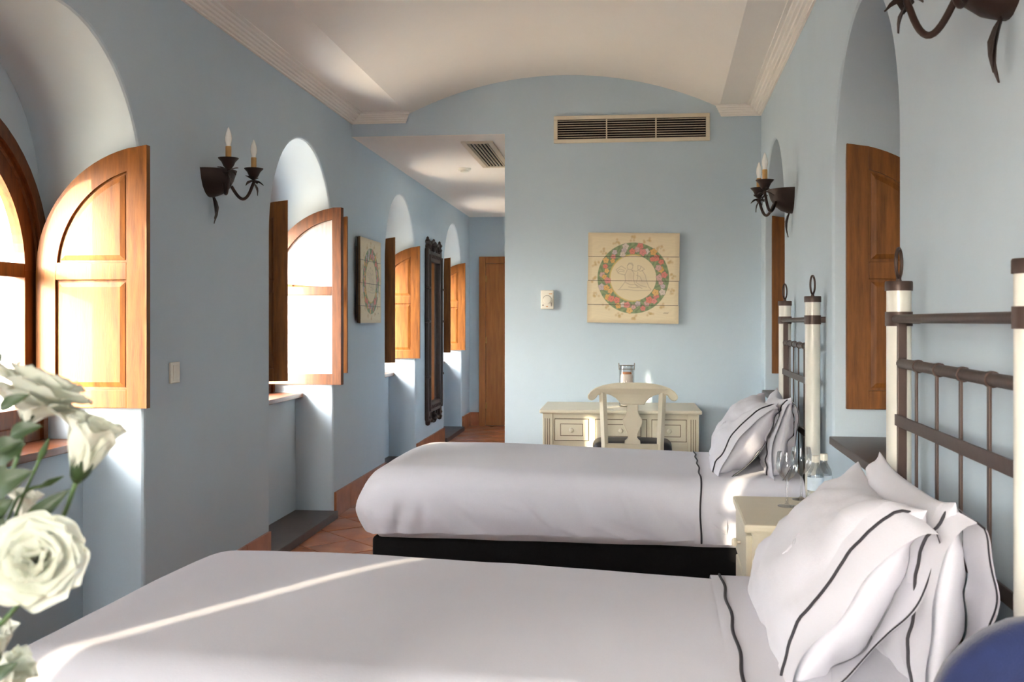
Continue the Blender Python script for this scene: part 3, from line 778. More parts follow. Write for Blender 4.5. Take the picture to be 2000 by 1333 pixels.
sp = [(0.032, 0.800), (0.033, 0.760), (0.040, 0.735), (0.056, 0.712), (0.058, 0.695), (0.052, 0.675), (0.040, 0.652), (0.028, 0.625), (0.027, 0.606), (0.034, 0.596), (0.044, 0.588), (0.047, 0.566)]
m = MB(); m.prism(sp+[(-x, z) for x, z in reversed(sp)], -0.008, 0.008, 'y', 0.003); m.build('splat', CREAM, C)
for sx in (-1, 1):
    m = MB(); m.tube([(sx*0.172, -0.012, 0.868), (sx*0.166, 0.0, 0.72), (sx*0.160, 0.008, 0.56), (sx*0.160, 0.008, 0.45), (sx*0.163, -0.01, 0.25), (sx*0.168, -0.06, 0.0)], [0.0215, 0.021, 0.0205, 0.021, 0.020, 0.017], 4)
    m.build('back_leg', CREAM, C)
    m = MB(); m.tube([(sx*0.19, 0.305, 0.47), (sx*0.19, 0.305, 0.0)], [0.024, 0.016], 10); m.build('front_leg', CREAM, C, smooth=True)
    m = MB(); m.box(sx*0.178-0.012, sx*0.178+0.012, 0.0, 0.315, 0.42, 0.48, 0.003); m.build('side_rail', CREAM, C)
m = MB(); m.box(-0.15, 0.15, -0.004, 0.018, 0.515, 0.569, 0.003); m.build('lower_rail', CREAM, C)
m = MB(); m.box(-0.19, 0.19, 0.295, 0.317, 0.42, 0.48, 0.003); m.build('front_rail', CREAM, C)
m = rbox(0.235, 0.148, 0.048, 0.046, 8, 8, 1); m.v = [(x*(1+0.03*y/0.2), y+0.182, z+0.522+0.012*(1-(x/0.235)**2)*(1-(y/0.15)**2)) for x, y, z in m.v]; m.build('seat_cushion', SEATF, C, smooth=True)
# candle jar
J = empty('candle_jar', (0.026, 6.60, 0.735)); tag(J, 'tall clear glass jar holding a candle on the desk', 'jar')
m = MB(); m.lathe([(0, 0.0), (0.046, 0.0), (0.049, 0.006), (0.049, 0.235), (0.044, 0.245), (0.044, 0.262)], 28); m.build('jar_glass', GLASS, J, smooth=True)
m = MB(); m.lathe([(0, 0.008), (0.038, 0.008), (0.038, 0.205), (0, 0.208)], 24); m.build('candle', WAX, J, smooth=True)
m = MB(); m.lathe([(0, 0.206), (0.032, 0.207), (0.030, 0.220), (0, 0.222)], 24); m.build('melted_wax', COPPER, J, smooth=True)
m = MB()
for z in (0.238, 0.262): m.tube([(0.0455*math.cos(2*PI*i/24), 0.0455*math.sin(2*PI*i/24), z) for i in range(25)], 0.0018, 6, False)
for a in (0.1, PI-0.1): m.tube([(0.048*math.cos(a), 0.048*math.sin(a), 0.232), (0.05*math.cos(a), 0.05*math.sin(a), 0.278)], 0.0028, 6)
m.build('wire_clasp', PLASTG, J, smooth=True)

# ------------------------------------------------------------------ wall sconces
def leaf_mesh(m, base, d, up, L, w):
    """thin pointed iron leaf"""
    d = Vector(d).normalized(); s = d.cross(Vector(up)).normalized(); u = s.cross(d); b = Vector(base)
    prof = [(0, 0.15), (0.2, 0.75), (0.45, 1.0), (0.7, 0.6), (1.0, 0.03)]
    vs = []
    for t, k in prof:
        c = b+d*(L*t)+u*(0.12*L*math.sin(t*PI))
        vs += [(c+s*(w*k))[:], (c+u*(-0.25*w*k)+u*0.002)[:], (c-s*(w*k))[:], (c+u*(-0.25*w*k)-u*0.002)[:]]
    fs = []
    for i in range(len(prof)-1):
        for j in range(4): fs.append((i*4+j, i*4+(j+1) % 4, (i+1)*4+(j+1) % 4, (i+1)*4+j))
    fs += [(0, 1, 2, 3), (16, 17, 18, 19)]
    m.add(vs, fs)
def make_sconce(loc, rz, label):
    """local: +x out of the wall, y along it"""
    s = empty('wall_sconce', loc, rz); tag(s, label, 'sconce', 'wrought iron wall sconces')
    m = MB(); prof = [(0.0, -0.075), (0.02, -0.073), (0.05, -0.060), (0.078, -0.035), (0.096, 0.0), (0.106, 0.035), (0.110, 0.046), (0.104, 0.044), (0.0, 0.040)]
    m.lathe(prof, 20, (0, 0, 0), -PI/2, PI/2); m.v = [(x*1.12, y, z) for x, y, z in m.v]
    m.build('bowl', BLACKIRON, s, smooth=True)
    m = MB(); leaf_mesh(m, (0.014, 0, -0.070), (0.05, 0.02, -1), (1, 0, 0), 0.125, 0.026); leaf_mesh(m, (0.018, 0.01, -0.070), (0.08, -0.18, -1), (1, 0, 0), 0.105, 0.022); m.build('leaf_tail', BLACKIRON, s)
    for sg in (-1, 1):
        tip = Vector((0.150, sg*0.155, 0.0))
        pts = []
        for i in range(15):
            t = i/14; y = sg*(0.045+t*0.110); x = 0.085+0.065*t
            z = -0.020-0.058*math.sin(min(1, t*1.05)*PI*0.86)+0.035*t**3+0.02*t**6
            pts.append((x, y, z))
        pts += [(tip.x, tip.y, 0.015), (tip.x, tip.y, 0.045)]
        m = MB(); m.tube(pts, 0.0072, 10); ar = m.build('arm', BLACKIRON, s, smooth=True)
        m = MB()
        for k in range(5):
            a = k*2*PI/5+0.4*sg
            leaf_mesh(m, (tip.x, tip.y, 0.022), (math.cos(a), math.sin(a), 0.35 if k % 2 else -0.5), (0, 0, 1), 0.050, 0.018)
        leaf_mesh(m, (tip.x, tip.y, 0.01), (0.25, sg*0.2, -1), (1, 0, 0), 0.062, 0.016)
        m.build('leaf', BLACKIRON, ar)
        m = MB(); m.lathe([(0, 0.040), (0.010, 0.042), (0.022, 0.056), (0.030, 0.074), (0.043, 0.088), (0.045, 0.091), (0.041, 0.091), (0.028, 0.078), (0.0, 0.070)], 24, (tip.x, tip.y, -0.014)); m.build('drip_cup', BLACKIRON, s, smooth=True)
        m = MB(); m.lathe([(0, 0.072), (0.0125, 0.072), (0.0125, 0.142), (0, 0.142)], 18, (tip.x, tip.y, -0.014)); cs_ = m.build('candle_sleeve', CANDLE, s, smooth=True)
        m = MB(); m.lathe([(0.010, 0.140), (0.0105, 0.150), (0.0145, 0.165), (0.0158, 0.178), (0.0130, 0.196), (0.0070, 0.214), (0.0022, 0.225), (0, 0.227)], 18, (tip.x, tip.y, -0.014)); m.build('candle_bulb', BULBF, cs_, smooth=True)
    return s
make_sconce((XL, 4.49, 1.920), 0, 'iron two-candle wall sconce above the light switch')
make_sconce((XR(5.30), 5.30, 1.900), PI-RA, 'iron two-candle wall sconce over the bed in front of the desk')
make_sconce((XR(2.02), 2.02, 1.925), PI-RA, 'iron two-candle wall sconce over the bed beside the blue chair')

# ------------------------------------------------------------------ painted plank panels
rng = np.random.RandomState(5)
def sl(*c): return np.array(srgb(*c))
def seg_dist(u, v, pts):
    d = np.full(u.shape, 9.0)
    for (a, b), (c, e) in zip(pts[:-1], pts[1:]):
        dx, dy = c-a, e-b; L = dx*dx+dy*dy+1e-12
        t = np.clip(((u-a)*dx+(v-b)*dy)/L, 0, 1); d = np.minimum(d, np.hypot(u-a-t*dx, v-b-t*dy))
    return d
def paint(u, v):
    n = len(u); col = np.tile(sl(224, 210, 178), (n, 1))
    g = 0.5+0.5*np.sin(v*260+6*np.sin(u*9)+3*np.sin(u*31+v*50)); col *= (0.97+0.04*g)[:, None]
    edge = np.clip((np.maximum(np.abs(u), np.abs(v))-0.27)/0.035, 0, 1); col = col*(1-0.35*edge[:, None])+sl(150, 122, 84)*0.35*edge[:, None]
    def blend(mask, c):
        nonlocal col
        mask = np.clip(mask, 0, 1)[:, None]; col = col*(1-mask)+np.asarray(c)*mask
    r = np.hypot(u, v); th = np.arctan2(v, u)
    for k in range(16):                                            # faded gold sprigs around the wreath
        a = 2*PI*k/16+0.05; cx, cy = 0.268*math.cos(a), 0.268*math.sin(a)
        for q in range(7):
            px, py = cx+rng.uniform(-0.022, 0.022), cy+rng.uniform(-0.018, 0.018)
            blend(0.55*np.clip(1.4-np.hypot(u-px, v-py)/0.0085, 0, 1), sl(188, 152, 84))
        blend(0.4*np.clip(1.3-np.hypot(u-cx, v-cy)/0.006, 0, 1), sl(140, 120, 70))
    ring = np.clip((0.240-r)/0.003, 0, 1)*np.clip((r-0.152)/0.003, 0, 1)
    lf = 0.5+0.5*np.sin(38*th+60*r+3*np.sin(90*r))
    green = sl(72, 112, 72)[None]*(1-lf[:, None])+sl(112, 142, 92)[None]*lf[:, None]
    col = col*(1-ring[:, None])+green*ring[:, None]
    blend(np.clip(1-np.abs(r-0.156)/0.008, 0, 1)*(u < 0.05), sl(206, 178, 88))
    pal = [sl(196, 92, 92), sl(206, 150, 62), sl(200, 110, 110), sl(196, 184, 178), sl(186, 140, 140), sl(204, 96, 84), sl(210, 160, 84), sl(176, 160, 170)]
    for k in range(46):
        a = 2*PI*k/46+rng.uniform(-0.05, 0.05); rr = (0.180, 0.215, 0.197)[k % 3]+rng.uniform(-0.008, 0.008)
        cx, cy = rr*math.cos(a), rr*math.sin(a); R = rng.uniform(0.016, 0.024); c = pal[rng.randint(len(pal))]
        d = np.hypot(u-cx, v-cy); ph = np.arctan2(v-cy, u-cx)
        Rm = R*(1+0.12*np.sin(5*ph+k))
        blend(np.clip((Rm-d)/0.002, 0, 1), c)
        sw = np.clip(np.sin(d*620+2*ph+k), 0, 1)*np.clip((Rm-d)/0.003, 0, 1)
        blend(0.55*sw, np.clip(c*1.5+0.08, 0, 1)); blend(np.clip(1-d/(0.24*R), 0, 1), c*0.45)
        blend(0.5*np.clip(1-np.abs(d-Rm)/0.0018, 0, 1), sl(72, 60, 52))
    blend(np.clip((0.150-r)/0.003, 0, 1)*0.85, sl(222, 208, 174))
    # soft sketch of a winged child leaning over a resting animal
    sk = [
        [(-0.022+0.019*math.cos(t), 0.075+0.020*math.sin(t)) for t in np.linspace(0, 2*PI, 14)],
        [(-0.038, 0.085), (-0.03, 0.1), (-0.01, 0.1), (0.0, 0.085)],
        [(-0.04, 0.055), (-0.055, 0.02), (-0.05, -0.02), (-0.07, -0.05), (-0.09, -0.075)],
        [(-0.01, 0.055), (0.005, 0.03), (0.0, 0.0), (0.01, -0.035), (0.03, -0.06)],
        [(-0.05, 0.06), (-0.08, 0.08), (-0.115, 0.055), (-0.1, 0.03), (-0.055, 0.02)],
        [(-0.06, 0.05), (-0.09, 0.06), (-0.105, 0.045)], [(-0.06, 0.04), (-0.085, 0.045), (-0.1, 0.035)],
        [(-0.01, 0.05), (0.02, 0.045), (0.045, 0.06), (0.05, 0.075)],
        [(0.03, 0.085), (0.05, 0.08), (0.075, 0.06), (0.06, 0.05), (0.045, 0.045), (0.03, 0.06), (0.03, 0.085)],
        [(0.06, 0.05), (0.08, 0.02), (0.09, -0.02), (0.105, -0.06), (0.12, -0.075)],
        [(0.03, 0.04), (0.03, 0.0), (0.02, -0.03), (0.05, -0.05), (0.09, -0.06)],
        [(-0.05, -0.03), (-0.02, -0.045), (0.02, -0.045), (0.06, -0.07)], [(-0.1, -0.08), (-0.04, -0.078), (0.03, -0.085), (0.12, -0.08)],
        [(-0.03, -0.06), (0.0, -0.065), (0.04, -0.062)], [(0.02, 0.02), (0.045, 0.01), (0.06, -0.02)]]
    for s_ in sk: blend(0.42*np.clip(1.5-seg_dist(u, v, s_)/0.0024, 0, 1), sl(112, 90, 88))
    blend(0.22*np.clip(1.2-np.hypot((u+0.02)/0.04, (v-0.01)/0.06), 0, 1), sl(150, 118, 118)); blend(0.22*np.clip(1.2-np.hypot((u-0.06)/0.045, (v+0.02)/0.05), 0, 1), sl(150, 124, 120))
    col = col*0.84+sl(220, 206, 176)*0.18
    blend(0.55*np.clip(1.5-seg_dist(u, v, [(0.205+0.003*i, -0.233+0.004*((i*7) % 3-1)) for i in range(12)])/0.0016, 0, 1), sl(120, 90, 60))
    return col
PAINT = bpy.data.materials.new('painted_plank'); PAINT.use_nodes = True
pn = PAINT.node_tree; at = pn.nodes.new('ShaderNodeVertexColor'); at.layer_name = 'paint'
pn.links.new(at.outputs['Color'], pn.nodes['Principled BSDF'].inputs['Base Color']); pn.nodes['Principled BSDF'].inputs['Roughness'].default_value = 0.6
PLANKE = pm('plank_edge', srgb(120, 96, 68), 0.7, var=0.3, scale=20)
H_ = 0.305
vb = [0.305, 0.305-0.6098*0.265, 0.305-0.6098*0.532, 0.305-0.6098*0.798, -0.305]
def make_panel(loc, rz, label):
    p = empty('painted_panel', loc, rz); tag(p, label, 'painting', 'painted plank panels')
    m = MB(); m.box(-0.302, 0.302, -0.011, 0.012, -0.302, 0.302); m.build('backing', CARVED, p)
    for k in range(4):
        z1, z0 = vb[k]-0.0016, vb[k+1]+0.0016; nx, nz = 250, max(20, int((z1-z0)/0.0025))
        dx = (0, 0.002, -0.002, 0.001)[k]
        m = MB(); m.grid(lambda a, b: (-H_+dx+2*H_*a, -0.014-0.0012*(k % 2), z0+(z1-z0)*b), nx, nz)
        o = m.build('plank', PAINT, p, normals=False); me = o.data
        co = np.empty(len(me.vertices)*3); me.vertices.foreach_get('co', co); co = co.reshape(-1, 3)
        c = paint(co[:, 0].copy(), co[:, 2].copy())
        lay = me.color_attributes.new('paint', 'FLOAT_COLOR', 'POINT')
        lay.data.foreach_set('color', np.concatenate([c, np.ones((len(c), 1))], 1).astype(np.float32).ravel())
        e = MB(); e.box(-H_+dx, H_+dx, -0.0135-0.0012*(k % 2), 0.0, z0, z1); e.build('plank_edge', PLANKE, o)
        rng.seed(5)
    return p
rng.seed(5)
PA = make_panel((0.0705, YB-0.0125, 1.571), 0, 'painted plank panel with a flower wreath above the desk')
PA.rotation_euler = (0, math.radians(0.9), 0)
PBn = copy_tree(PA); PBn.location = (XL+0.035, 7.30, 1.571); PBn.rotation_euler = (0, 0, PI/2)
PBn['label'] = 'painted plank panel with a flower wreath on the window wall'
# spacer blocks so that the panel stands off the window wall as in the photo
m = MB(); m.box(-0.24, 0.24, 0.012, 0.036, -0.24, 0.24); m.build('batten', PLANKE, PBn)

# ------------------------------------------------------------------ long carved mirror in the corridor
Mi = empty('wall_mirror', (XL, 9.95, 0.30), PI/2); tag(Mi, 'tall narrow mirror in a dark carved wooden frame on the corridor wall', 'mirror')
Wm = 0.37
m = MB(); m.box(-Wm+0.10, Wm-0.10, -0.012, 0.0, 0.16, 1.60); m.build('mirror_pane', MIRROR, Mi)
for sx in (-1, 1):
    m = MB(); m.box(sx*(Wm-0.055)-0.055, sx*(Wm-0.055)+0.055, -0.038, 0.0, 0.03, 1.68, 0.012)
    m.tube([(sx*(Wm-0.055), -0.040, 0.12), (sx*(Wm-0.055), -0.040, 1.62)], 0.016, 10)
    for z in (0.45, 0.98, 1.3): m.lathe([(0, -0.02), (0.028, -0.01), (0.030, 0.0), (0.028, 0.01), (0, 0.02)], 12, (sx*(Wm-0.055)+sx*0.045, -0.03, z))
    m.build('side_rail', CARVED, Mi, smooth=True, angle=30)
for z0, z1, nm in ((0.10, 0.20, 'bottom_rail'), (1.56, 1.66, 'top_rail')):
    m = MB(); m.box(-Wm+0.05, Wm-0.05, -0.036, 0.0, z0, z1, 0.01)
    for q in range(7): m.lathe([(0, -0.02), (0.02, -0.012), (0.022, 0), (0.02, 0.012), (0, 0.02)], 10, (-0.24+0.08*q, -0.034, (z0+z1)/2))
    m.build(nm, CARVED, Mi, smooth=True, angle=30)
for z, sg, nm in ((1.70, 1, 'crest'), (0.06, -1, 'pendant_carving')):
    m = MB()
    for x in (-Wm+0.055, 0.0, Wm-0.055): m.lathe([(0, -0.06), (0.02, -0.05), (0.03, -0.02), (0.018, 0.0), (0.032, 0.025), (0.012, 0.05), (0.014, 0.06), (0, 0.075)], 12, (x, -0.02, z+sg*0.02))
    for a in (-1, 1):
        m.tube([(a*0.30, -0.02, z), (a*0.24, -0.02, z+sg*0.045), (a*0.16, -0.02, z+sg*0.02), (a*0.10, -0.02, z+sg*0.055), (0, -0.02, z+sg*0.06)], 0.014, 8)
        m.tube([(a*0.16, -0.02, z+sg*0.02), (a*0.15, -0.02, z-sg*0.05)], 0.012, 8)
    m.build(nm, CARVED, Mi, smooth=True)

# ------------------------------------------------------------------ air vents, smoke detector, thermostat, light switch
V = empty('air_vent', (0.0575, YB, 2.580)); tag(V, 'long white slatted air vent high on the blue wall', 'vent')
m = MB(); m.box(-0.50, 0.50, -0.004, -0.001, -0.07, 0.07); m.build('duct_back', VENTB, V)
m = MB()
for b in ((-0.522, 0.522, 0.066, 0.092), (-0.522, 0.522, -0.092, -0.066), (-0.522, -0.496, -0.066, 0.066), (0.496, 0.522, -0.066, 0.066)): m.box(b[0], b[1], -0.018, 0.0, b[2], b[3], 0.003)
m.build('vent_frame', VENTW, V)
for x in (-0.165, 0.165): m = MB(); m.box(x-0.004, x+0.004, -0.017, -0.003, -0.066, 0.066); m.build('divider', VENTW, V)
slat = None
for c, w in ((-0.331, 0.163), (0.0, 0.162), (0.331, 0.163)):
    for k in range(8):
        m = MB(); z = -0.056+k*0.016
        m.prism([(-0.016, z), (-0.016, z+0.0032), (-0.005, z+0.0036), (-0.005, z+0.0010)], c-w, c+w, 'x'); m.build('slat', VENTW, V)
V2 = empty('ceiling_vent', (-1.03, 7.79, ZH)); tag(V2, 'rectangular slatted air vent in the corridor ceiling', 'vent')
m = MB(); m.box(-0.085, 0.085, -0.55, 0.55, -0.004, -0.001); m.build('duct_back', VENTB, V2)
m = MB()
for b in ((-0.115, -0.078, -0.59, 0.59), (0.078, 0.115, -0.59, 0.59), (-0.078, 0.078, -0.59, -0.545), (-0.078, 0.078, 0.545, 0.59)): m.box(b[0], b[1], b[2], b[3], -0.014, 0.0, 0.003)
m.build('vent_frame', VENTW, V2)
for k in range(6): m = MB(); x = -0.065+k*0.026; m.prism([(x-0.003, -0.013), (x+0.001, -0.013), (x+0.004, -0.004), (x, -0.004)], -0.55, 0.55, 'y'); m.build('slat', VENTW, V2)
Sd = empty('smoke_detector', (-1.315, 8.47, ZH)); tag(Sd, 'small round smoke detector on the corridor ceiling', 'smoke detector')
m = MB(); m.lathe([(0, 0), (0.055, 0), (0.055, -0.012), (0.048, -0.02), (0, -0.02)], 28); m.build('base', PLAST, Sd, smooth=True)
m = MB(); m.lathe([(0, -0.019), (0.034, -0.019), (0.034, -0.03), (0.026, -0.036), (0, -0.037)], 28); m.build('sensor_head', PLAST, Sd, smooth=True)
T = empty('thermostat', (-0.508, YB, 1.427)); tag(T, 'small cream thermostat with round dial on the blue wall', 'thermostat')
m = MB(); m.box(-0.044, 0.044, -0.030, 0.0, -0.064, 0.064, 0.006); m.build('case', PLAST, T)
m = MB(); m.lathe([(0, 0), (0.028, 0), (0.027, 0.008), (0.022, 0.010), (0, 0.010)], 28); m.v = [(x, -0.030-z, y-0.0) for x, y, z in m.v]; m.build('dial', PLAST, T, smooth=True)
m = MB(); m.tube([(0.029*math.cos(a), -0.0305, 0.029*math.sin(a)) for a in np.linspace(0.2, PI-0.2, 20)], 0.0012, 6); m.build('dial_scale', PLASTG, T)
m = MB(); m.box(0.026, 0.030, -0.034, -0.029, -0.046, -0.020, 0.001); m.build('switch', PLASTG, T)
m = MB(); m.lathe([(0, 0), (0.005, 0), (0.005, 0.002), (0, 0.002)], 12); m.v = [(x-0.028, -0.030-z, y-0.038) for x, y, z in m.v]; m.build('button', PLASTG, T)
m = MB(); m.box(0.012, 0.034, -0.0312, -0.0295, 0.036, 0.042); m.build('mark', ORANGEP, T)
m = MB(); m.box(-0.008, 0.006, -0.0312, -0.0295, -0.050, -0.044); m.build('mark', ORANGEP, T)
L = empty('light_switch', (XL, 4.110, 1.065), PI/2); tag(L, 'white square rocker light switch below the sconce', 'light switch')
m = MB(); m.box(-0.044, 0.044, -0.010, 0.0, -0.044, 0.044, 0.003); m.build('plate', PLAST, L)
m = MB(); m.box(-0.024, 0.024, -0.015, -0.009, -0.032, 0.032, 0.002); m.build('rocker', PLAST, L)

# ------------------------------------------------------------------ blue chair at the right
BC = empty('upholstered_chair', (0.515, 1.275, 0), 0.0); tag(BC, 'blue upholstered chair with rounded back next to the bed', 'chair')
def cb(p):
    x, y, z = p
    return (x, y-0.25*x*x*2+0.10*(z), z)
m = MB()
def backf(u, v):
    a = 2*PI*u; ca, sa = math.cos(a), math.sin(a)
    q = v
    w = 0.165*(max(0.0, 1-max(0, (q-0.72)/0.28)**2.3))**0.5 if q > 0.72 else 0.165-0.01*(0.72-q)
    t = 0.036*(max(0.0, 1-max(0, (q-0.86)/0.14)**2))**0.5 if q > 0.86 else 0.036
    x = math.copysign(abs(ca)**0.5, ca)*w; y = math.copysign(abs(sa)**0.7, sa)*t
    return (x, y-0.6*x*x-0.03*q, 0.42+0.525*q)
m.grid(backf, 40, 40, closeu=True); m.build('backrest', BLUEF, BC, smooth=True, angle=180)
m = rbox(0.155, 0.18, 0.05, 0.045, 8, 8, 1); m.v = [(x, y+0.18, z+0.43) for x, y, z in m.v]; m.build('seat', BLUEF, BC, smooth=True)
for sx in (-0.13, 0.13):
    for y in (0.03, 0.32): m = MB(); m.tube([(sx, y, 0.40), (sx*1.02, y+(0.02 if y > 0.2 else -0.03), 0.0)], [0.02, 0.013], 10); m.build('leg', WDARK, BC, smooth=True)

# ------------------------------------------------------------------ flowers in a vase on a side table, close to the camera
ST = empty('side_table', (-0.62, 0.80, 0)); tag(ST, 'small round dark side table under the flower vase', 'side table')
m = MB(); m.lathe([(0, 0.585), (0.20, 0.585), (0.21, 0.595), (0.21, 0.605), (0.20, 0.615), (0, 0.615)], 36); m.build('table_top', WDARK, ST, smooth=True)
m = MB(); m.lathe([(0, 0.02), (0.03, 0.02), (0.022, 0.15), (0.026, 0.35), (0.02, 0.5), (0.04, 0.586), (0, 0.586)], 20); m.build('pedestal', WDARK, ST, smooth=True)
m = MB(); m.lathe([(0, 0), (0.14, 0), (0.14, 0.015), (0.03, 0.03), (0, 0.03)], 30); m.build('foot', WDARK, ST, smooth=True)
VB = (-0.61, 0.80, 0.615)
m = MB(); m.lathe([(0, 0), (0.045, 0), (0.055, 0.02), (0.06, 0.10), (0.045, 0.19), (0.036, 0.225), (0.040, 0.245), (0.037, 0.245), (0.033, 0.225), (0.042, 0.19), (0.056, 0.10), (0.05, 0.02), (0, 0.012)], 32)
va = m.build('vase', CERAM, None, smooth=True); va.location = VB; tag(va, 'white ceramic vase holding the white flowers', 'vase')
def frame_from(d):
    d = Vector(d).normalized(); a = d.orthogonal().normalized(); return a, d.cross(a), d
def petal_obj(parent, c, d, az, open_, size, width, seed, z0=0.0):
    """one ruffled petal of a flower centred at c facing d"""
    a, b, n = frame_from(d); m = MB()
    rad = a*math.cos(az)+b*math.sin(az); tan = -a*math.sin(az)+b*math.cos(az)
    def fn(u, v):
        s = u; w = (v-0.5)*2
        ang = open_*(0.25+0.75*s**0.8)
        r = 0.12+0.0; cur = s*size
        p = rad*(math.sin(ang)*cur+0.003)+n*(math.cos(ang)*cur+z0)
        hw = width*(0.25+0.9*math.sin(min(1, s*1.05)*PI*0.62))*(1-0.35*max(0, s-0.8)/0.2*w*w)
        p = p+tan*(w*hw)
        cup = (w*w)*hw*0.55*(1-0.25*s)
        p = p-rad*cup*math.cos(open_*0.7)+n*cup*math.sin(open_*0.6)
        ruf = 0.06*size*math.sin(w*5+seed*3)*s*s+0.05*size*noise3(w*2+seed, s*3, seed)
        p = p+(n*math.sin(ang)-rad*math.cos(ang))*ruf*1.2
        p = p+rad*(0.10*size*s**4)
        return (p+c)[:]
    m.grid(fn, 9, 9); o = m.build('petal', PETAL, parent, smooth=True, angle=180, normals=False)
    return o
def leaf_obj(parent, p0, p1, w, up=(0.42, -0.78, 0.46), sag=0.1, name='leaf', mat=None):
    p0, p1 = Vector(p0), Vector(p1); d = (p1-p0); Ln = d.length; dn = d.normalized(); s = dn.cross(Vector(up)).normalized(); u = s.cross(dn)
    m = MB()
    def fn(a, b):
        t = (b-0.5)*2; k = math.sin(min(1.0, a**0.75)*PI)**0.8*(1-0.1*a)+0.03*(1-a)
        return (p0+d*a+u*(Ln*sag*math.sin(a*PI)+abs(t)*w*k*0.35)+s*(t*w*k))[:]
    m.grid(fn, 12, 6); return m.build(name, mat or LEAF, parent, smooth=True, angle=180, normals=False)
NECK = Vector((-0.61, 0.80, 0.86))
def curve(pts, n=16):
    P = [Vector(p) for p in pts]; res = []
    P = [P[0]*2-P[1]]+P+[P[-1]*2-P[-2]]
    for i in range(1, len(P)-2):
        for k in range(n):
            t = k/n; a, b, c, d = P[i-1], P[i], P[i+1], P[i+2]
            res.append(0.5*((2*b)+(c-a)*t+(2*a-5*b+4*c-d)*t*t+(3*b-a-3*c+d)*t**3))
    res.append(P[-2]); return res
def flower(c, face, size, mid, label, kind='open', sd=1.0, extra=()):
    c = Vector(c); f = Vector(face).normalized()
    F = empty('flower_stem', (0, 0, 0)); tag(F, label, 'flower', 'white lisianthus stems in the vase')
    base = c-f*0.003
    st = MB(); start = NECK+Vector((random.uniform(-0.015, 0.015), random.uniform(-0.015, 0.015), -0.18))
    path = curve([start, NECK+Vector((random.uniform(-0.012, 0.012), random.uniform(-0.012, 0.012), 0.0)), *mid, base-f*0.03, base])
    st.tube(path, 0.0022, 8); st.build('stem', STEM, F, smooth=True)
    rg = random.Random(sd)
    if kind == 'open':
        for ring, (n, op, sz, wd) in enumerate(((6, 1.25, 1.0, 0.62), (6, 0.95, 0.92, 0.60), (5, 0.62, 0.80, 0.52), (4, 0.32, 0.66, 0.42), (3, 0.12, 0.5, 0.3))):
            for k in range(n):
                petal_obj(F, c, f, 2*PI*(k+0.5*ring)/n+rg.uniform(-0.15, 0.15), op+rg.uniform(-0.1, 0.1), size*sz, size*wd, rg.uniform(0, 9), 0.004*ring)
    elif kind == 'cup':
        for ring, (n, op, sz, wd) in enumerate(((6, 1.28, 1.0, 0.55), (6, 0.86, 1.0, 0.52), (5, 0.5, 0.95, 0.45), (4, 0.25, 0.85, 0.4))):
            for k in range(n):
                petal_obj(F, c, f, 2*PI*(k+0.5*ring)/n+rg.uniform(-0.15, 0.15), op+rg.uniform(-0.08, 0.08), size*sz, size*wd, rg.uniform(0, 9), 0.002*ring)
    else:
        for ring, (n, op, sz, wd) in enumerate(((4, 0.30, 1.0, 0.30), (4, 0.20, 0.98, 0.27), (3, 0.10, 0.92, 0.22))):
            for k in range(n):
                petal_obj(F, c, f, 2*PI*(k+0.5*ring)/n+rg.uniform(-0.15, 0.15), op, size*sz, size*wd, rg.uniform(0, 9), 0.0)
    a, b, n_ = frame_from(f)
    for k in range(5):
        az = 2*PI*k/5+0.3; d = (a*math.cos(az)+b*math.sin(az))
        tipd = (d*0.9+f*0.25) if kind == 'open' else (d*0.35+f*0.9)
        leaf_obj(F, base-f*0.002, base+tipd*size*(0.8 if kind == 'open' else 0.55)-f*(0.006 if kind == 'open' else 0), size*0.11, up=f, sag=-0.12, name='sepal')
    for (p0, p1, w) in extra: leaf_obj(F, p0, p1, w)
    return F
flower((-0.532, 0.868, 1.189), (0.30, 0.22, 0.90), 0.050, [(-0.60, 0.815, 0.98), (-0.547, 0.866, 1.141), (-0.538, 0.867, 1.178)], 'open white flower on top, seen from beneath its green sepals', 'cup', 3,
       extra=[((-0.517, 0.819, 1.183), (-0.49, 0.822, 1.191), 0.0075), ((-0.526, 0.818, 1.205), (-0.5, 0.821, 1.218), 0.006), ((-0.53, 0.818, 1.16), (-0.504, 0.821, 1.176), 0.009)])
flower((-0.477, 0.854, 1.141), (0.36, 0.0, 0.93), 0.056, [(-0.60, 0.81, 0.96), (-0.513, 0.85, 1.072), (-0.498, 0.852, 1.101)], 'half closed white flower bud pointing upwards', 'bud', 5,
       extra=[((-0.512, 0.83, 1.1), (-0.471, 0.834, 1.136), 0.0085)])
flower((-0.487, 0.812, 1.077), (0.30, -0.75, 0.30), 0.037, [(-0.60, 0.80, 0.94), (-0.535, 0.847, 1.023)], 'full round white flower with its face open, lowest complete bloom', 'open', 9,
       extra=[((-0.514, 0.789, 1.099), (-0.498, 0.791, 1.082), 0.009), ((-0.532, 0.818, 1.114), (-0.514, 0.82, 1.129), 0.008)])
flower((-0.567, 0.914, 1.09), (0.25, -0.1, 0.95), 0.030, [(-0.605, 0.83, 0.97), (-0.576, 0.903, 1.044)], 'small white bud hidden behind the leaves', 'bud', 12)
flower((-0.548, 0.846, 0.982), (0.2, -0.3, 0.9), 0.036, [(-0.60, 0.82, 0.93)], 'white flower low beside the vase rim, partly hidden', 'bud', 15)
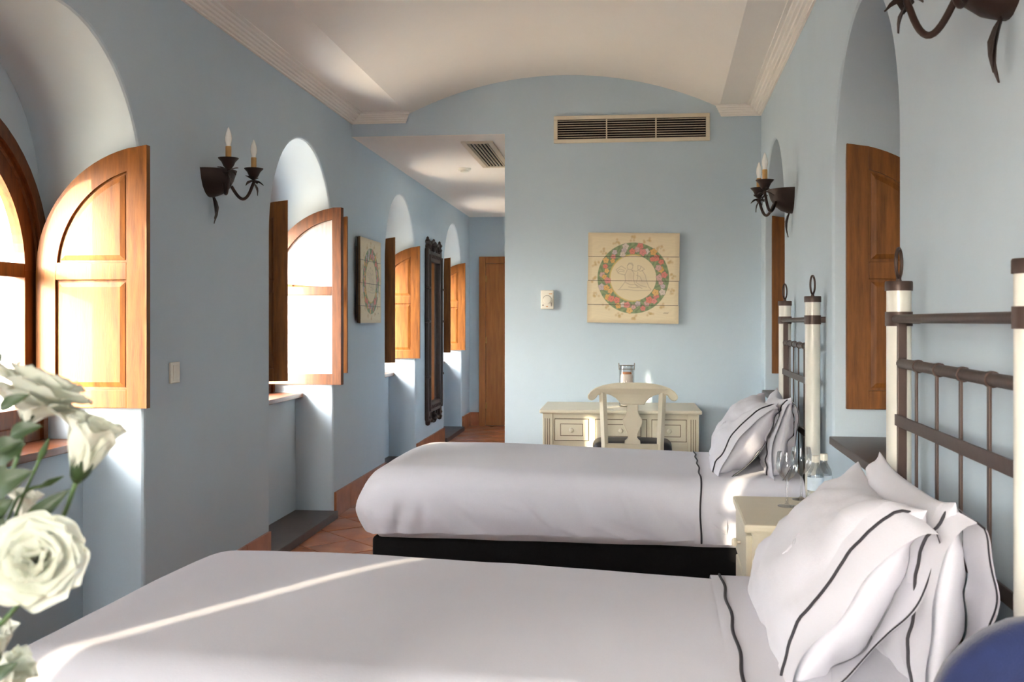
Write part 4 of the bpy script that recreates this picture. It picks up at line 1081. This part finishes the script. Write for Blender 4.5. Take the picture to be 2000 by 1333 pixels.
flower((-0.528, 0.808, 0.978), (0.85, -0.1, 0.45), 0.036, [(-0.59, 0.80, 0.93)], 'white flower leaning out low over the bed side of the vase', 'bud', 18,
       extra=[((-0.516, 0.789, 0.985), (-0.493, 0.792, 1.0), 0.006)])
def sprig(label, mid, tip, leaves, bud=0.005):
    F = empty('leafy_stem'); tag(F, label, 'stem', 'leafy stems in the vase')
    st = MB(); path = curve([NECK+Vector((0, 0, -0.18)), NECK, *mid, tip]); st.tube(path, 0.0016, 8); st.build('stem', STEM, F, smooth=True)
    m = MB(); d = (Vector(tip)-Vector(mid[-1])).normalized(); t = Vector(tip)
    m.tube([t-d*0.004, t, t+d*0.006, t+d*0.014, t+d*0.02], [0.0015, bud*0.6, bud, bud*0.6, 0.0004], 10); m.build('bud', STEM, F, smooth=True)
    for p0, p1, w in leaves: leaf_obj(F, p0, p1, w)
sprig('leafy stem with a small green bud standing upright', [(-0.558, 0.875, 1.079), (-0.539, 0.877, 1.126)], (-0.526, 0.879, 1.156), [((-0.535, 0.817, 1.133), (-0.498, 0.821, 1.153), 0.012), ((-0.532, 0.818, 1.17), (-0.505, 0.821, 1.178), 0.008)], 0.0035)
sprig('leafy stem with a slim green bud bent sideways', [(-0.56, 0.875, 1.088), (-0.541, 0.877, 1.123)], (-0.523, 0.879, 1.131), [((-0.539, 0.817, 1.114), (-0.518, 0.819, 1.125), 0.012), ((-0.535, 0.817, 1.057), (-0.516, 0.819, 1.051), 0.007)], 0.003)
sprig('leafy stem with broad dark leaves at the back', [(-0.581, 0.873, 1.084), (-0.576, 0.873, 1.177)], (-0.566, 0.874, 1.237), [((-0.562, 0.845, 1.104), (-0.539, 0.847, 1.158), 0.016), ((-0.562, 0.845, 1.068), (-0.54, 0.847, 1.108), 0.014), ((-0.568, 0.864, 1.219), (-0.554, 0.865, 1.251), 0.006)], 0.003)

# ------------------------------------------------------------------ outdoors
m = MB(); m.add([(-60, -60, -1.2), (40, -60, -1.2), (40, 60, -1.2), (-60, 60, -1.2)], [(0, 1, 2, 3)])  # unseen plane, kept high and pale to bounce sunlight onto the ceiling
struct(m.build('bounce_ground', BOUNCE))
